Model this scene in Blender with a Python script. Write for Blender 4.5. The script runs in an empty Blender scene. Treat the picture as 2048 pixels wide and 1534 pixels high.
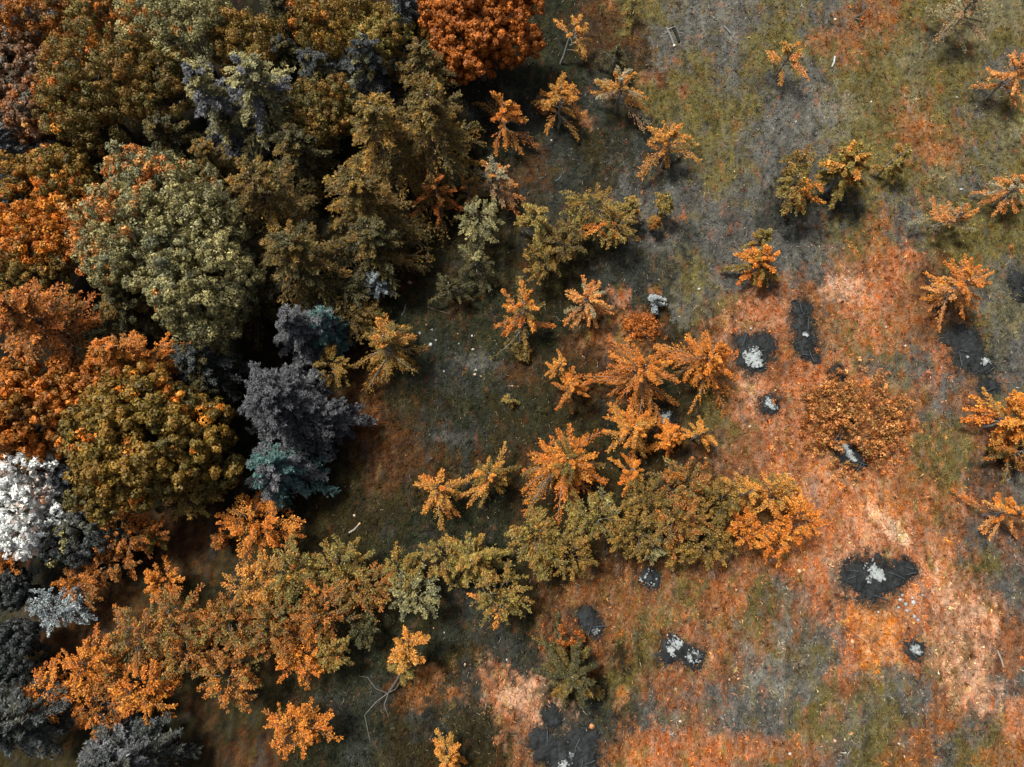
import bpy, math
import numpy as np
from mathutils import Matrix

S = bpy.context.scene
COL = S.collection

# ------------------------------------------------------------------ camera, light, exposure
W0, H0, FPX = 2048.0, 1534.0, 1400.0          # photograph size and focal length in its pixels
CAM_H, TILT = 34.0, math.radians(13.5)
cam_d = bpy.data.cameras.new('camera')
cam = bpy.data.objects.new('camera', cam_d)
COL.objects.link(cam)
cam.location = (0, 0, CAM_H)
cam.rotation_euler = (TILT, 0, 0)
cam_d.sensor_fit = 'HORIZONTAL'
cam_d.angle = 2 * math.atan(W0 / 2 / FPX)
cam_d.clip_start, cam_d.clip_end = 0.1, 3000
S.camera = cam

SUN_EL, SUN_AZ = math.radians(64), math.radians(145)   # azimuth measured from +x (picture right) towards +y (picture top)
world = bpy.data.worlds.new('World')
S.world = world
world.use_nodes = True
wn = world.node_tree.nodes
bg = wn['Background']
sky = wn.new('ShaderNodeTexSky')
sky.sky_type = 'NISHITA'
sky.sun_disc = False
sky.sun_elevation = SUN_EL
sky.sun_rotation = math.pi / 2 - SUN_AZ
sky.dust_density = 6.0
sky.air_density = 0.7
sky.ozone_density = 0.3
cloud = wn.new('ShaderNodeHueSaturation')          # thin overcast: the sky's blue is mostly hidden by white cloud
cloud.inputs['Saturation'].default_value = 0.35
world.node_tree.links.new(sky.outputs[0], cloud.inputs['Color'])
world.node_tree.links.new(cloud.outputs[0], bg.inputs[0])
bg.inputs[1].default_value = 0.076
sun_d = bpy.data.lights.new('sun', 'SUN')
sun_d.energy = 3.4
sun_d.angle = math.radians(10)
sun_d.color = (1.0, 0.96, 0.85)
sun = bpy.data.objects.new('sun', sun_d)
COL.objects.link(sun)
sd = np.array([math.cos(SUN_EL) * math.cos(SUN_AZ), math.cos(SUN_EL) * math.sin(SUN_AZ), math.sin(SUN_EL)])
from mathutils import Vector
sun.rotation_euler = Vector(sd).to_track_quat('Z', 'Y').to_euler()
sun.location = (0, 0, 60)
S.view_settings.view_transform = 'Standard'
S.view_settings.look = 'None'
S.view_settings.exposure = 1.02
S.view_settings.gamma = 1.0
S.view_settings.use_curve_mapping = False
S.render.engine = 'CYCLES'
S.cycles.max_bounces = 5
S.cycles.diffuse_bounces = 3
S.cycles.transmission_bounces = 3

# ------------------------------------------------------------------ small maths
ct, st_ = math.cos(TILT), math.sin(TILT)
def ray(px, py):
    u, v = (px - W0 / 2) / FPX, -(py - H0 / 2) / FPX
    return np.array([u, v * ct + st_, v * st_ - ct])
def at(px, py, h=0.0):
    d = ray(px, py)
    t = (h - CAM_H) / d[2]
    return np.array([d[0] * t, d[1] * t, h])
def m_per_px(p):                                # metres that one photograph pixel covers at world point p
    return (p[1] * st_ - (p[2] - CAM_H) * ct) / FPX
def pix(x, y, z=0.0):                           # world -> photograph pixel
    zz = z - CAM_H
    dep = y * st_ - zz * ct
    up = y * ct + zz * st_
    return W0 / 2 + FPX * x / dep, H0 / 2 - FPX * up / dep
def lin(c):
    c = np.asarray(c, float) / 255.0
    return np.where(c <= 0.04045, c / 12.92, ((c + 0.055) / 1.055) ** 2.4)
def nrm(a):
    return a / np.maximum(np.linalg.norm(a, axis=-1, keepdims=True), 1e-9)

def _hash(ix, iy, seed):
    h = (ix.astype(np.int64) * 374761393 + iy.astype(np.int64) * 668265263 + seed * 1442695041) & 0x7fffffff
    h = ((h ^ (h >> 13)) * 1274126177) & 0x7fffffff
    return ((h ^ (h >> 16)) & 0xffff) / 65535.0
def vnoise(x, y, seed=0):
    ix, iy = np.floor(x), np.floor(y)
    fx, fy = x - ix, y - iy
    fx, fy = fx * fx * (3 - 2 * fx), fy * fy * (3 - 2 * fy)
    a, b = _hash(ix, iy, seed), _hash(ix + 1, iy, seed)
    c, d = _hash(ix, iy + 1, seed), _hash(ix + 1, iy + 1, seed)
    return (a + (b - a) * fx) * (1 - fy) + (c + (d - c) * fx) * fy
def fbm(x, y, seed=0, octv=4):
    s, a, t = 0, 0.5, 0
    for k in range(octv):
        s = s + a * vnoise(x * 2 ** k, y * 2 ** k, seed + 17 * k)
        t += a
        a *= 0.55
    return s / t - 0.5                          # about -0.5 .. 0.5

# ------------------------------------------------------------------ materials
def new_mat(name):
    m = bpy.data.materials.new(name)
    m.use_nodes = True
    nt = m.node_tree
    for n in list(nt.nodes): nt.nodes.remove(n)
    out = nt.nodes.new('ShaderNodeOutputMaterial')
    return m, nt, out
def leaf_material(name, transl=0.14, rough=0.55, spec=0.25):
    m, nt, out = new_mat(name)
    at_ = nt.nodes.new('ShaderNodeAttribute'); at_.attribute_name = 'tint'
    p = nt.nodes.new('ShaderNodeBsdfPrincipled')
    p.inputs['Roughness'].default_value = rough
    p.inputs['Specular IOR Level'].default_value = spec
    t = nt.nodes.new('ShaderNodeBsdfTranslucent')
    mx = nt.nodes.new('ShaderNodeMixShader'); mx.inputs[0].default_value = transl
    nt.links.new(at_.outputs['Color'], p.inputs['Base Color'])
    nt.links.new(at_.outputs['Color'], t.inputs['Color'])
    nt.links.new(p.outputs[0], mx.inputs[1]); nt.links.new(t.outputs[0], mx.inputs[2])
    nt.links.new(mx.outputs[0], out.inputs['Surface'])
    return m
def solid_material(name, rough=0.9, spec=0.15, nscale=9.0, amount=0.5, bump=0.4):
    m, nt, out = new_mat(name)
    at_ = nt.nodes.new('ShaderNodeAttribute'); at_.attribute_name = 'tint'
    tc = nt.nodes.new('ShaderNodeTexCoord')
    no = nt.nodes.new('ShaderNodeTexNoise'); no.inputs['Scale'].default_value = nscale
    no.inputs['Detail'].default_value = 6; no.inputs['Roughness'].default_value = 0.75
    mr = nt.nodes.new('ShaderNodeMapRange')
    mr.inputs['From Min'].default_value = 0.25; mr.inputs['From Max'].default_value = 0.75
    mr.inputs['To Min'].default_value = 1 - amount; mr.inputs['To Max'].default_value = 1 + amount
    mu = nt.nodes.new('ShaderNodeVectorMath'); mu.operation = 'SCALE'
    p = nt.nodes.new('ShaderNodeBsdfPrincipled')
    p.inputs['Roughness'].default_value = rough
    p.inputs['Specular IOR Level'].default_value = spec
    bp = nt.nodes.new('ShaderNodeBump'); bp.inputs['Strength'].default_value = bump; bp.inputs['Distance'].default_value = 0.03
    nt.links.new(tc.outputs['Object'], no.inputs['Vector'])
    nt.links.new(no.outputs['Fac'], mr.inputs['Value'])
    nt.links.new(at_.outputs['Color'], mu.inputs[0]); nt.links.new(mr.outputs[0], mu.inputs['Scale'])
    nt.links.new(mu.outputs[0], p.inputs['Base Color'])
    nt.links.new(no.outputs['Fac'], bp.inputs['Height']); nt.links.new(bp.outputs[0], p.inputs['Normal'])
    nt.links.new(p.outputs[0], out.inputs['Surface'])
    return m
M_LEAF = leaf_material('leaf')
M_BLADE = leaf_material('grass_blade', 0.2, 0.7, 0.1)
M_BARK = solid_material('bark', 0.9, 0.1, 12, 0.45)
M_CHAR = solid_material('charcoal', 0.72, 0.25, 14, 0.75, 0.8)
M_ASH = solid_material('ash', 0.95, 0.05, 18, 0.35, 0.6)
M_STONE = solid_material('stone', 0.8, 0.2, 10, 0.25, 0.3)

# ------------------------------------------------------------------ mesh builder (quads with one colour per face)
class MB:
    def __init__(self):
        self.v, self.f, self.c, self.n, self.tf, self.tc = [], [], [], 0, [], []
    def add(self, v, f, c):
        v = np.asarray(v, np.float32).reshape(-1, 3); f = np.asarray(f, np.int32).reshape(-1, 4)
        c = np.asarray(c, np.float32)
        if c.ndim == 1: c = np.tile(c, (len(f), 1))
        self.v.append(v); self.f.append(f + self.n); self.c.append(c); self.n += len(v)
    def add_tri(self, v, c):
        v = np.asarray(v, np.float32).reshape(-1, 3)
        self.v.append(v); self.tf.append(np.arange(len(v), dtype=np.int32) + self.n); self.tc.append(np.asarray(c, np.float32)); self.n += len(v)
    def mesh(self, name, origin=(0, 0, 0)):
        v = np.concatenate(self.v) - np.asarray(origin, np.float32)
        f = np.concatenate(self.f).ravel() if self.f else np.zeros(0, np.int32)
        t = np.concatenate(self.tf) if self.tf else np.zeros(0, np.int32)
        c = np.concatenate(self.c + self.tc)
        me = bpy.data.meshes.new(name)
        me.vertices.add(len(v)); me.vertices.foreach_set('co', v.astype(np.float32).ravel())
        idx = np.concatenate([f, t]).astype(np.int32)
        me.loops.add(len(idx)); me.loops.foreach_set('vertex_index', idx)
        st = np.concatenate([np.arange(0, len(f), 4), len(f) + np.arange(0, len(t), 3)]).astype(np.int32)
        me.polygons.add(len(st))
        me.polygons.foreach_set('loop_start', st)
        a = me.attributes.new('tint', 'FLOAT_COLOR', 'FACE')
        a.data.foreach_set('color', np.concatenate([np.clip(c, 0, 1), np.ones((len(c), 1))], 1).astype(np.float32).ravel())
        me.update(calc_edges=True)
        return me
    def build(self, name, mat, parent=None, origin=(0, 0, 0), smooth=False):
        me = self.mesh(name, origin)
        me.materials.append(mat)
        if smooth: me.polygons.foreach_set('use_smooth', np.ones(len(me.polygons), bool))
        o = bpy.data.objects.new(name, me)
        COL.objects.link(o)
        if parent is not None: o.parent = parent       # parts live in the thing's own coordinates
        else: o.location = origin
        return o

def leaves(mb, P, N, L, Wd, C, T=None, rng=None):
    n = len(P)
    N = nrm(N)
    if T is None: T = rng.normal(size=(n, 3))
    T = nrm(T - N * (T * N).sum(1, keepdims=True))
    B = np.cross(N, T)
    L = np.broadcast_to(np.asarray(L, float).reshape(-1, 1), (n, 1)); Wd = np.broadcast_to(np.asarray(Wd, float).reshape(-1, 1), (n, 1))
    v = np.stack([P - T * L * .45 - B * Wd * .5, P - T * L * .3 + B * Wd * .55, P + T * L * .6], 1)
    mb.add_tri(v.reshape(-1, 3), C)

def tube(mb, pts, rad, col, seg=6):
    pts = np.asarray(pts, float); rad = np.broadcast_to(np.asarray(rad, float), (len(pts),))
    d = nrm(np.gradient(pts, axis=0))
    ref = np.where(np.abs(d[:, 2:3]) > 0.9, np.array([[1., 0, 0]]), np.array([[0, 0, 1.]]))
    a = nrm(np.cross(d, ref)); b = np.cross(d, a)
    th = np.arange(seg) * 2 * math.pi / seg
    v = pts[:, None] + rad[:, None, None] * (np.cos(th)[None, :, None] * a[:, None] + np.sin(th)[None, :, None] * b[:, None])
    i = np.arange(len(pts) - 1)[:, None] * seg; j = np.arange(seg)[None]
    f = np.stack([i + j, i + (j + 1) % seg, i + seg + (j + 1) % seg, i + seg + j], -1).reshape(-1, 4)
    mb.add(v.reshape(-1, 3), f, col)
    if rad[-1] > 0.012 and seg == 6:                                # close the end
        k = (len(pts) - 1) * seg
        mb.add(v.reshape(-1, 3)[k:k + 6], [[0, 1, 2, 5], [2, 3, 4, 5]], np.asarray(col) * 1.6)

# ------------------------------------------------------------------ properties
def tag(o, label, cat, group=None, kind=None):
    if label: o['label'] = label
    if cat: o['category'] = cat
    if group: o['group'] = group
    if kind: o['kind'] = kind
def thing(name, loc, label, cat, group=None):
    o = bpy.data.objects.new(name, None)
    COL.objects.link(o)
    o.location = loc
    o.empty_display_size = 0.3
    tag(o, label, cat, group)
    return o

# ------------------------------------------------------------------ ground colours (what grows where, some tree shade painted in, 64 photograph pixels to a cell)
KG = 0.43
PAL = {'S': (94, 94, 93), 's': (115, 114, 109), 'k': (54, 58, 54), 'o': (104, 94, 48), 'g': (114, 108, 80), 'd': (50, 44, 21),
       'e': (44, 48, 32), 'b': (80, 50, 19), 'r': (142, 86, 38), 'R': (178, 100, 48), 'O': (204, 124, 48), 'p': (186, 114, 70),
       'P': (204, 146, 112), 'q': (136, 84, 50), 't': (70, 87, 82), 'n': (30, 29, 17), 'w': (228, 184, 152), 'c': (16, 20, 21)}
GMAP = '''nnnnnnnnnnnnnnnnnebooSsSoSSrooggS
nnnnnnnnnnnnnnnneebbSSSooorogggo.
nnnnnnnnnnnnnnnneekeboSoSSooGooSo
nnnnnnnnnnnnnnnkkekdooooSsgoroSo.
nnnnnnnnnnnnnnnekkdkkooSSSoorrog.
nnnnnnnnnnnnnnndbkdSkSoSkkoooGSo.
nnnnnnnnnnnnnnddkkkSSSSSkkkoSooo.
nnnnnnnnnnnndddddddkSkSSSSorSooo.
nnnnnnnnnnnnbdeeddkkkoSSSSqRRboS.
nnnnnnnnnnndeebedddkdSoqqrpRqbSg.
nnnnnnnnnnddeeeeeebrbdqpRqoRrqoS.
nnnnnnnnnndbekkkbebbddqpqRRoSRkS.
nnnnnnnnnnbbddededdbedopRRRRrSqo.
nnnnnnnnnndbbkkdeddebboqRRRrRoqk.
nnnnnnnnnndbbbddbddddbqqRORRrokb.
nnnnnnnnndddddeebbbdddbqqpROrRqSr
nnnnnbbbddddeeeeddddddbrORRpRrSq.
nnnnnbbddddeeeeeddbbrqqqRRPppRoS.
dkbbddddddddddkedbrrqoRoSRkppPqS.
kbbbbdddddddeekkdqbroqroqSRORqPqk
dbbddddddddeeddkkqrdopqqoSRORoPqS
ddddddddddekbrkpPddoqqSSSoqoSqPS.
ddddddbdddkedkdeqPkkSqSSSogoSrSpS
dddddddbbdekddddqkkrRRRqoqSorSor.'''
rows = []
for k, r in enumerate(GMAP.split('\n')):
    r = r.replace('.', '').replace('G', 'g')
    r = (r + r[-1] * 32)[:32]
    rows.append(r)
GRID = np.array([[lin(PAL[c]) for c in r] for r in rows])             # 24 x 32 x 3
# single patches of turf, soot and painted tree shade: x, y, rx, ry, turn in degrees, colour, strength
BLOBS = [(1570, 1235, 17, 85, 4, 's', .8), (1500, 1345, 14, 70, -14, 's', .7), (1560, 1350, 60, 30, 15, 's', .6), (1610, 1300, 20, 60, 10, 'S', .6),
         (1790, 1060, 70, 13, 40, 'w', .75), (1720, 985, 60, 9, 38, 'P', .6), (1745, 1090, 45, 20, 35, 'P', .5), (1500, 760, 20, 55, -14, 'P', .7),
         (1690, 575, 38, 30, 0, 'P', .75), (1530, 630, 70, 40, -10, 'p', .7), (1280, 650, 38, 26, 20, 'R', .75), (1200, 676, 38, 18, 0, 'r', .9),
         (1235, 590, 26, 16, 0, 'R', .7), (1310, 582, 14, 12, 0, 'r', .8), (1166, 232, 14, 24, -30, 'O', .8), (1082, 212, 14, 18, 0, 'R', .7),
         (1363, 433, 16, 9, 0, 'r', .9), (1372, 455, 22, 15, 0, 'k', .8), (1780, 520, 60, 34, 10, 'R', .7), (1845, 550, 24, 40, 0, 'b', .75),  # the dark slate spot is the slim olive tree's shadow, painted on
         (1035, 1398, 40, 16, 5, 'P', .8), (1055, 1428, 20, 16, 0, 'P', .7), (1015, 1430, 14, 10, 0, 'p', .5), (1000, 1480, 10, 8, 0, 'p', .5),
         (1745, 1240, 55, 38, 20, 'O', .8), (1890, 1270, 45, 60, 20, 'P', .5), (1950, 1400, 40, 22, 40, 'P', .7), (1550, 1500, 60, 30, 0, 'R', .5),
         (1400, 1505, 80, 34, 0, 'R', .7), (860, 1350, 28, 26, 0, 'r', .8), (905, 1385, 18, 16, 0, 'r', .8), (950, 720, 45, 14, 5, 'S', .6),
         (905, 875, 32, 17, 0, 'S', .5), (1005, 790, 20, 30, 0, 'k', .5), (740, 840, 22, 50, 10, 'r', .5), (770, 930, 20, 40, 10, 'q', .4),
         (1130, 700, 20, 22, 0, 'b', .8), (1040, 740, 25, 18, 0, 'b', .7), (1140, 620, 12, 12, 0, 'd', .5), (1640, 400, 45, 55, 0, 'k', .7), (1530, 440, 24, 18, 0, 'k', .8),  # last two: painted shade beside the bushy olive trees
         (1350, 315, 60, 26, 0, 'k', .5), (1960, 190, 26, 20, 0, 'k', .6), (1870, 75, 24, 20, 0, 'k', .6), (1530, 160, 26, 20, 0, 'k', .6),  # painted shade under the young trees
         (1100, 780, 20, 40, 0, 'd', .5), (940, 1195, 40, 40, 0, 'k', .7), (870, 1110, 45, 25, 0, 'k', .5), (1230, 1080, 60, 20, 0, 'b', .5),
         (1545, 1020, 30, 30, 0, 'b', .7), (1890, 150, 60, 30, 0, 'o', .4), (1830, 280, 40, 30, 0, 'r', .5), (1640, 80, 26, 26, 0, 'q', .6), (1690, 70, 40, 26, 0, 'r', .5),
         (1640, 210, 50, 40, 0, 's', .6), (1620, 300, 40, 26, 0, 's', .5), (1220, 12, 10, 22, 0, 'r', .7), (1260, 20, 10, 40, 0, 'o', .5), (1300, 155, 20, 14, 0, 'q', .7), (1368, 182, 10, 12, 0, 'q', .9),
         (1980, 780, 26, 20, 0, 'k', .7), (2020, 640, 12, 20, 0, 'k', .7), (1745, 1205, 55, 16, 8, 'k', .6), (1100, 1425, 26, 14, 0, 'k', .8), (1130, 1460, 50, 30, 0, 'k', .7),
         (1150, 1225, 22, 14, 20, 'k', .6), (1510, 690, 30, 14, 0, 'k', .5), (1850, 660, 22, 18, 0, 'b', .6), (1760, 740, 50, 18, 20, 'S', .7), (1800, 770, 40, 20, 20, 'g', .5),
         (1240, 1400, 14, 30, 15, 'O', .6), (1410, 1390, 60, 18, 8, 'S', .6), (1360, 1440, 18, 18, 0, 'S', .6), (1780, 1350, 60, 16, 0, 'S', .7), (1690, 1440, 14, 26, 0, 'S', .8), (1730, 1430, 14, 34, 0, 'S', .7),
         (1950, 1060, 24, 24, 0, 'S', .6), (1030, 590, 20, 10, 0, 'd', .3), 
         # scorched soil round the fire scars
         (1505, 708, 46, 46, 0, 'k', .65), (1505, 708, 32, 32, 0, 'c', .9), (1488, 684, 23, 23, 0, 'k', .65), (1488, 684, 15, 15, 0, 'c', .9), (1530, 690, 28, 28, 0, 'k', .65), (1530, 690, 18, 18, 0, 'c', .9), (1508, 722, 32, 32, 0, 'k', .65), (1508, 722, 22, 22, 0, 'c', .9), (1603, 620, 28, 28, 0, 'k', .65), (1603, 620, 18, 18, 0, 'c', .9), (1604, 650, 31, 31, 0, 'k', .65), (1604, 650, 21, 21, 0, 'c', .9), (1610, 685, 30, 30, 0, 'k', .65), (1610, 685, 20, 20, 0, 'c', .9), (1614, 708, 19, 19, 0, 'k', .65), (1614, 708, 11, 11, 0, 'c', .9), (1632, 720, 13, 13, 0, 'k', .65), (1632, 720, 7, 7, 0, 'c', .9), (1672, 746, 21, 21, 0, 'k', .65), (1672, 746, 13, 13, 0, 'c', .9), (1680, 756, 13, 13, 0, 'k', .65), (1680, 756, 7, 7, 0, 'c', .9), (1537, 810, 28, 28, 0, 'k', .65), (1537, 810, 18, 18, 0, 'c', .9), (1330, 838, 26, 26, 0, 'k', .65), (1330, 838, 17, 17, 0, 'c', .9), (1674, 888, 19, 19, 0, 'k', .65), (1674, 888, 11, 11, 0, 'c', .9), (1690, 905, 30, 30, 0, 'k', .65), (1690, 905, 20, 20, 0, 'c', .9), (1708, 920, 28, 28, 0, 'k', .65), (1708, 920, 18, 18, 0, 'c', .9), (1722, 928, 16, 16, 0, 'k', .65), (1722, 928, 10, 10, 0, 'c', .9), (1920, 682, 44, 44, 0, 'k', .65), (1920, 682, 30, 30, 0, 'c', .9), (1940, 700, 42, 42, 0, 'k', .65), (1940, 700, 28, 28, 0, 'c', .9), (1932, 715, 32, 32, 0, 'k', .65), (1932, 715, 22, 22, 0, 'c', .9), (1962, 728, 28, 28, 0, 'k', .65), (1962, 728, 18, 18, 0, 'c', .9), (1976, 736, 16, 16, 0, 'k', .65), (1976, 736, 10, 10, 0, 'c', .9), (1715, 1152, 44, 44, 0, 'k', .65), (1715, 1152, 30, 30, 0, 'c', .9), (1752, 1152, 51, 51, 0, 'k', .65), (1752, 1152, 35, 35, 0, 'c', .9), (1790, 1150, 37, 37, 0, 'k', .65), (1790, 1150, 25, 25, 0, 'c', .9), (1812, 1140, 26, 26, 0, 'k', .65), (1812, 1140, 17, 17, 0, 'c', .9), (1742, 1182, 32, 32, 0, 'k', .65), (1742, 1182, 22, 22, 0, 'c', .9), (1300, 1156, 29, 29, 0, 'k', .65), (1300, 1156, 19, 19, 0, 'c', .9), (1174, 1235, 26, 26, 0, 'k', .65), (1174, 1235, 17, 17, 0, 'c', .9), (1184, 1248, 23, 23, 0, 'k', .65), (1184, 1248, 15, 15, 0, 'c', .9), (1194, 1262, 19, 19, 0, 'k', .65), (1194, 1262, 11, 11, 0, 'c', .9), (1345, 1294, 30, 30, 0, 'k', .65), (1345, 1294, 20, 20, 0, 'c', .9), (1338, 1310, 26, 26, 0, 'k', .65), (1338, 1310, 17, 17, 0, 'c', .9), (1362, 1304, 23, 23, 0, 'k', .65), (1362, 1304, 15, 15, 0, 'c', .9), (1386, 1316, 28, 28, 0, 'k', .65), (1386, 1316, 18, 18, 0, 'c', .9), (1829, 1300, 27, 27, 0, 'k', .65), (1829, 1300, 17, 17, 0, 'c', .9), (1075, 1482, 28, 28, 0, 'k', .65), (1075, 1482, 18, 18, 0, 'c', .9), (1095, 1500, 37, 37, 0, 'k', .65), (1095, 1500, 25, 25, 0, 'c', .9), (1130, 1520, 49, 49, 0, 'k', .65), (1130, 1520, 34, 34, 0, 'c', .9), (1160, 1490, 42, 42, 0, 'k', .65), (1160, 1490, 28, 28, 0, 'c', .9), (1178, 1530, 32, 32, 0, 'k', .65), (1178, 1530, 22, 22, 0, 'c', .9), (1170, 1475, 23, 23, 0, 'k', .65), (1170, 1475, 15, 15, 0, 'c', .9), (1102, 1432, 23, 23, 0, 'k', .65), (1102, 1432, 15, 15, 0, 'c', .9), (1112, 1440, 16, 16, 0, 'k', .65), (1112, 1440, 10, 10, 0, 'c', .9), (2036, 560, 26, 26, 0, 'k', .65), (2036, 560, 17, 17, 0, 'c', .9), (2042, 588, 23, 23, 0, 'k', .65), (2042, 588, 15, 15, 0, 'c', .9), (1972, 776, 21, 21, 0, 'k', .65), (1972, 776, 13, 13, 0, 'c', .9), (1985, 772, 19, 19, 0, 'k', .65), (1985, 772, 11, 11, 0, 'c', .9), (1702, 846, 16, 16, 0, 'k', .65), (1702, 846, 10, 10, 0, 'c', .9),
          (1680, 900, 60, 40, 0, 'R', .4)]
def ground_colour(x, y):
    """turf colour, painted tree shade included, at ground point x, y: looked up in the hand-made map, its borders broken up by noise"""
    px, py = pix(x, y)
    jit = lambda s: _hash(np.floor(x * 97).astype(np.int64), np.floor(y * 89).astype(np.int64), s) - .5
    wx = px + 95 * fbm(x * .55, y * .55, 3) + 70 * fbm(x * 2.3, y * 2.3, 9) + 80 * fbm(x * 6.5, y * 2.2, 101, 2) + 18 * jit(7)
    wy = py + 105 * fbm(x * .55, y * .45, 23) + 85 * fbm(x * 3.0, y * 1.6, 29) + 80 * fbm(x * 7.5, y * 2.6, 103, 2) + 22 * jit(8)
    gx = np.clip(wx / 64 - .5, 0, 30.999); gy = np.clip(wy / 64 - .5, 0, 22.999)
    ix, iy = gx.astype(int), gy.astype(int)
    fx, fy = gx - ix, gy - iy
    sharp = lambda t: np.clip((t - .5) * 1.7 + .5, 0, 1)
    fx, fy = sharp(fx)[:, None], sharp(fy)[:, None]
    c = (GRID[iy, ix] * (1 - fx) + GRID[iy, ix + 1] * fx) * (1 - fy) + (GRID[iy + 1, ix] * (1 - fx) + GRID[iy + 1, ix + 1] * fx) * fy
    n1 = fbm(x * 1.4, y * 1.1, 41); n2 = fbm(x * 4.5, y * 3.5, 47); n3 = fbm(x * 4.6, y * 1.0, 53)
    for (bx, by, rx, ry, tn, cc, s) in BLOBS:
        near = (np.abs(px - bx) < 1.7 * max(rx, ry)) & (np.abs(py - by) < 1.7 * max(rx, ry))
        if not near.any(): continue
        t = math.radians(tn); dx, dy = px[near] - bx, py[near] - by
        u, v = (dx * math.cos(t) + dy * math.sin(t)) / rx, (-dx * math.sin(t) + dy * math.cos(t)) / ry
        w = np.clip((1.1 - np.hypot(u, v) + 1.5 * n1[near] + 1.5 * n2[near] + .35 * jit(77)[near]) * 2.6, 0, 1)[:, None] * s
        c[near] = c[near] * (1 - w) + lin(PAL[cc]) * w
    # patchy mixing of rust, olive and slate in every zone, finer than the map
    lum = c.mean(1, keepdims=True)
    rust, oliv, slat, pink = lin((174, 98, 46)), lin((106, 96, 48)), lin((96, 97, 96)), lin((208, 146, 110))
    def mix(col, m):
        nonlocal c
        m = np.clip(m, 0, 1)[:, None]
        c = c * (1 - m) + col * (lum / col.mean() * .8 + .2) * m
    out = np.clip((px - 1150) / 500, 0, 1)
    mix(oliv, (fbm(x * 3.4, y * 1.5, 61) - .08) * 4 * .8)
    mix(slat, (fbm(x * 3.2, y * 1.1, 67) - .12) * 4.5 * .75)
    mix(rust, (fbm(x * 4.6, y * 1.8, 71) - .15 + .03 * out) * 5 * .8)
    mix(pink, (fbm(x * 5.6, y * 3.0, 73) - .26 + .05 * out * np.clip((py - 500) / 600, 0, 1)) * 5 * .5)
    c = c * np.clip(1 + 1.0 * n2 + 1.0 * n3 + .4 * n1 + .55 * jit(55), .25, 2.2)[:, None]
    g_ = c.mean(1, keepdims=True)
    c = np.maximum(g_ + (c - g_) * 1.0, 0)
    return np.clip(c * KG * np.array([1.03, 1.0, .91]), .003, .8)

# ------------------------------------------------------------------ the ground: one sheet, fine where the camera looks, coarse to the horizon
def axis(lo, hi, step):
    a = np.arange(lo, hi + step * .5, step)
    far = np.array([1.2, 3, 6, 11, 20, 40, 80, 160, 330])
    return np.concatenate([lo - far[::-1], a, hi + far])
gxs, gys = axis(-38, 38, .145), axis(-15, 34, .145)
GX, GY = np.meshgrid(gxs, gys)
def ground_z(x, y):
    return .28 * fbm(x * .12, y * .12, 81, 3) + .05 * fbm(x * 1.5, y * 1.5, 83, 3)
gx_, gy_ = GX.ravel(), GY.ravel()
gz_ = ground_z(gx_, gy_)
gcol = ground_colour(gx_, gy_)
me = bpy.data.meshes.new('ground')
nx, ny = len(gxs), len(gys)
me.vertices.add(nx * ny)
me.vertices.foreach_set('co', np.stack([gx_, gy_, gz_], 1).astype(np.float32).ravel())
i, j = np.meshgrid(np.arange(nx - 1), np.arange(ny - 1))
k0 = (j * nx + i).ravel()
gf = np.stack([k0, k0 + 1, k0 + nx + 1, k0 + nx], 1).astype(np.int32)
me.loops.add(gf.size); me.loops.foreach_set('vertex_index', gf.ravel())
me.polygons.add(len(gf)); me.polygons.foreach_set('loop_start', np.arange(0, gf.size, 4, dtype=np.int32))
me.polygons.foreach_set('use_smooth', np.ones(len(gf), bool))
a = me.attributes.new('tint', 'FLOAT_COLOR', 'POINT')
a.data.foreach_set('color', np.concatenate([gcol, np.ones((len(gcol), 1))], 1).astype(np.float32).ravel())
me.update(calc_edges=True)
gm, nt, out = new_mat('meadow_turf')
N_ = nt.nodes.new; Lk = nt.links.new
aa = N_('ShaderNodeAttribute'); aa.attribute_name = 'tint'
tc = N_('ShaderNodeTexCoord')
mp = N_('ShaderNodeMapping'); mp.inputs['Scale'].default_value = (1.0, .55, 1.0)
n1 = N_('ShaderNodeTexNoise'); n1.inputs['Scale'].default_value = 14; n1.inputs['Detail'].default_value = 8; n1.inputs['Roughness'].default_value = .8
n2 = N_('ShaderNodeTexNoise'); n2.inputs['Scale'].default_value = 3.1; n2.inputs['Detail'].default_value = 7; n2.inputs['Roughness'].default_value = .7
mr = N_('ShaderNodeMapRange'); mr.inputs[1].default_value = .3; mr.inputs[2].default_value = .7; mr.inputs[3].default_value = .3; mr.inputs[4].default_value = 1.8
sc = N_('ShaderNodeVectorMath'); sc.operation = 'SCALE'
hs = N_('ShaderNodeHueSaturation')
mh = N_('ShaderNodeMapRange'); mh.inputs[1].default_value = .3; mh.inputs[2].default_value = .7; mh.inputs[3].default_value = .49; mh.inputs[4].default_value = .52
ms = N_('ShaderNodeMapRange'); ms.inputs[1].default_value = .3; ms.inputs[2].default_value = .7; ms.inputs[3].default_value = 1.1; ms.inputs[4].default_value = .65
pb = N_('ShaderNodeBsdfPrincipled'); pb.inputs['Roughness'].default_value = .95; pb.inputs['Specular IOR Level'].default_value = .08
bp = N_('ShaderNodeBump'); bp.inputs['Strength'].default_value = .8; bp.inputs['Distance'].default_value = .06
Lk(tc.outputs['Object'], mp.inputs[0]); Lk(mp.outputs[0], n1.inputs['Vector']); Lk(mp.outputs[0], n2.inputs['Vector'])
Lk(n1.outputs['Fac'], mr.inputs[0]); Lk(n2.outputs['Fac'], mh.inputs[0]); Lk(n2.outputs['Fac'], ms.inputs[0])
Lk(aa.outputs['Color'], hs.inputs['Color']); Lk(mh.outputs[0], hs.inputs['Hue']); Lk(ms.outputs[0], hs.inputs['Saturation'])
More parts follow.
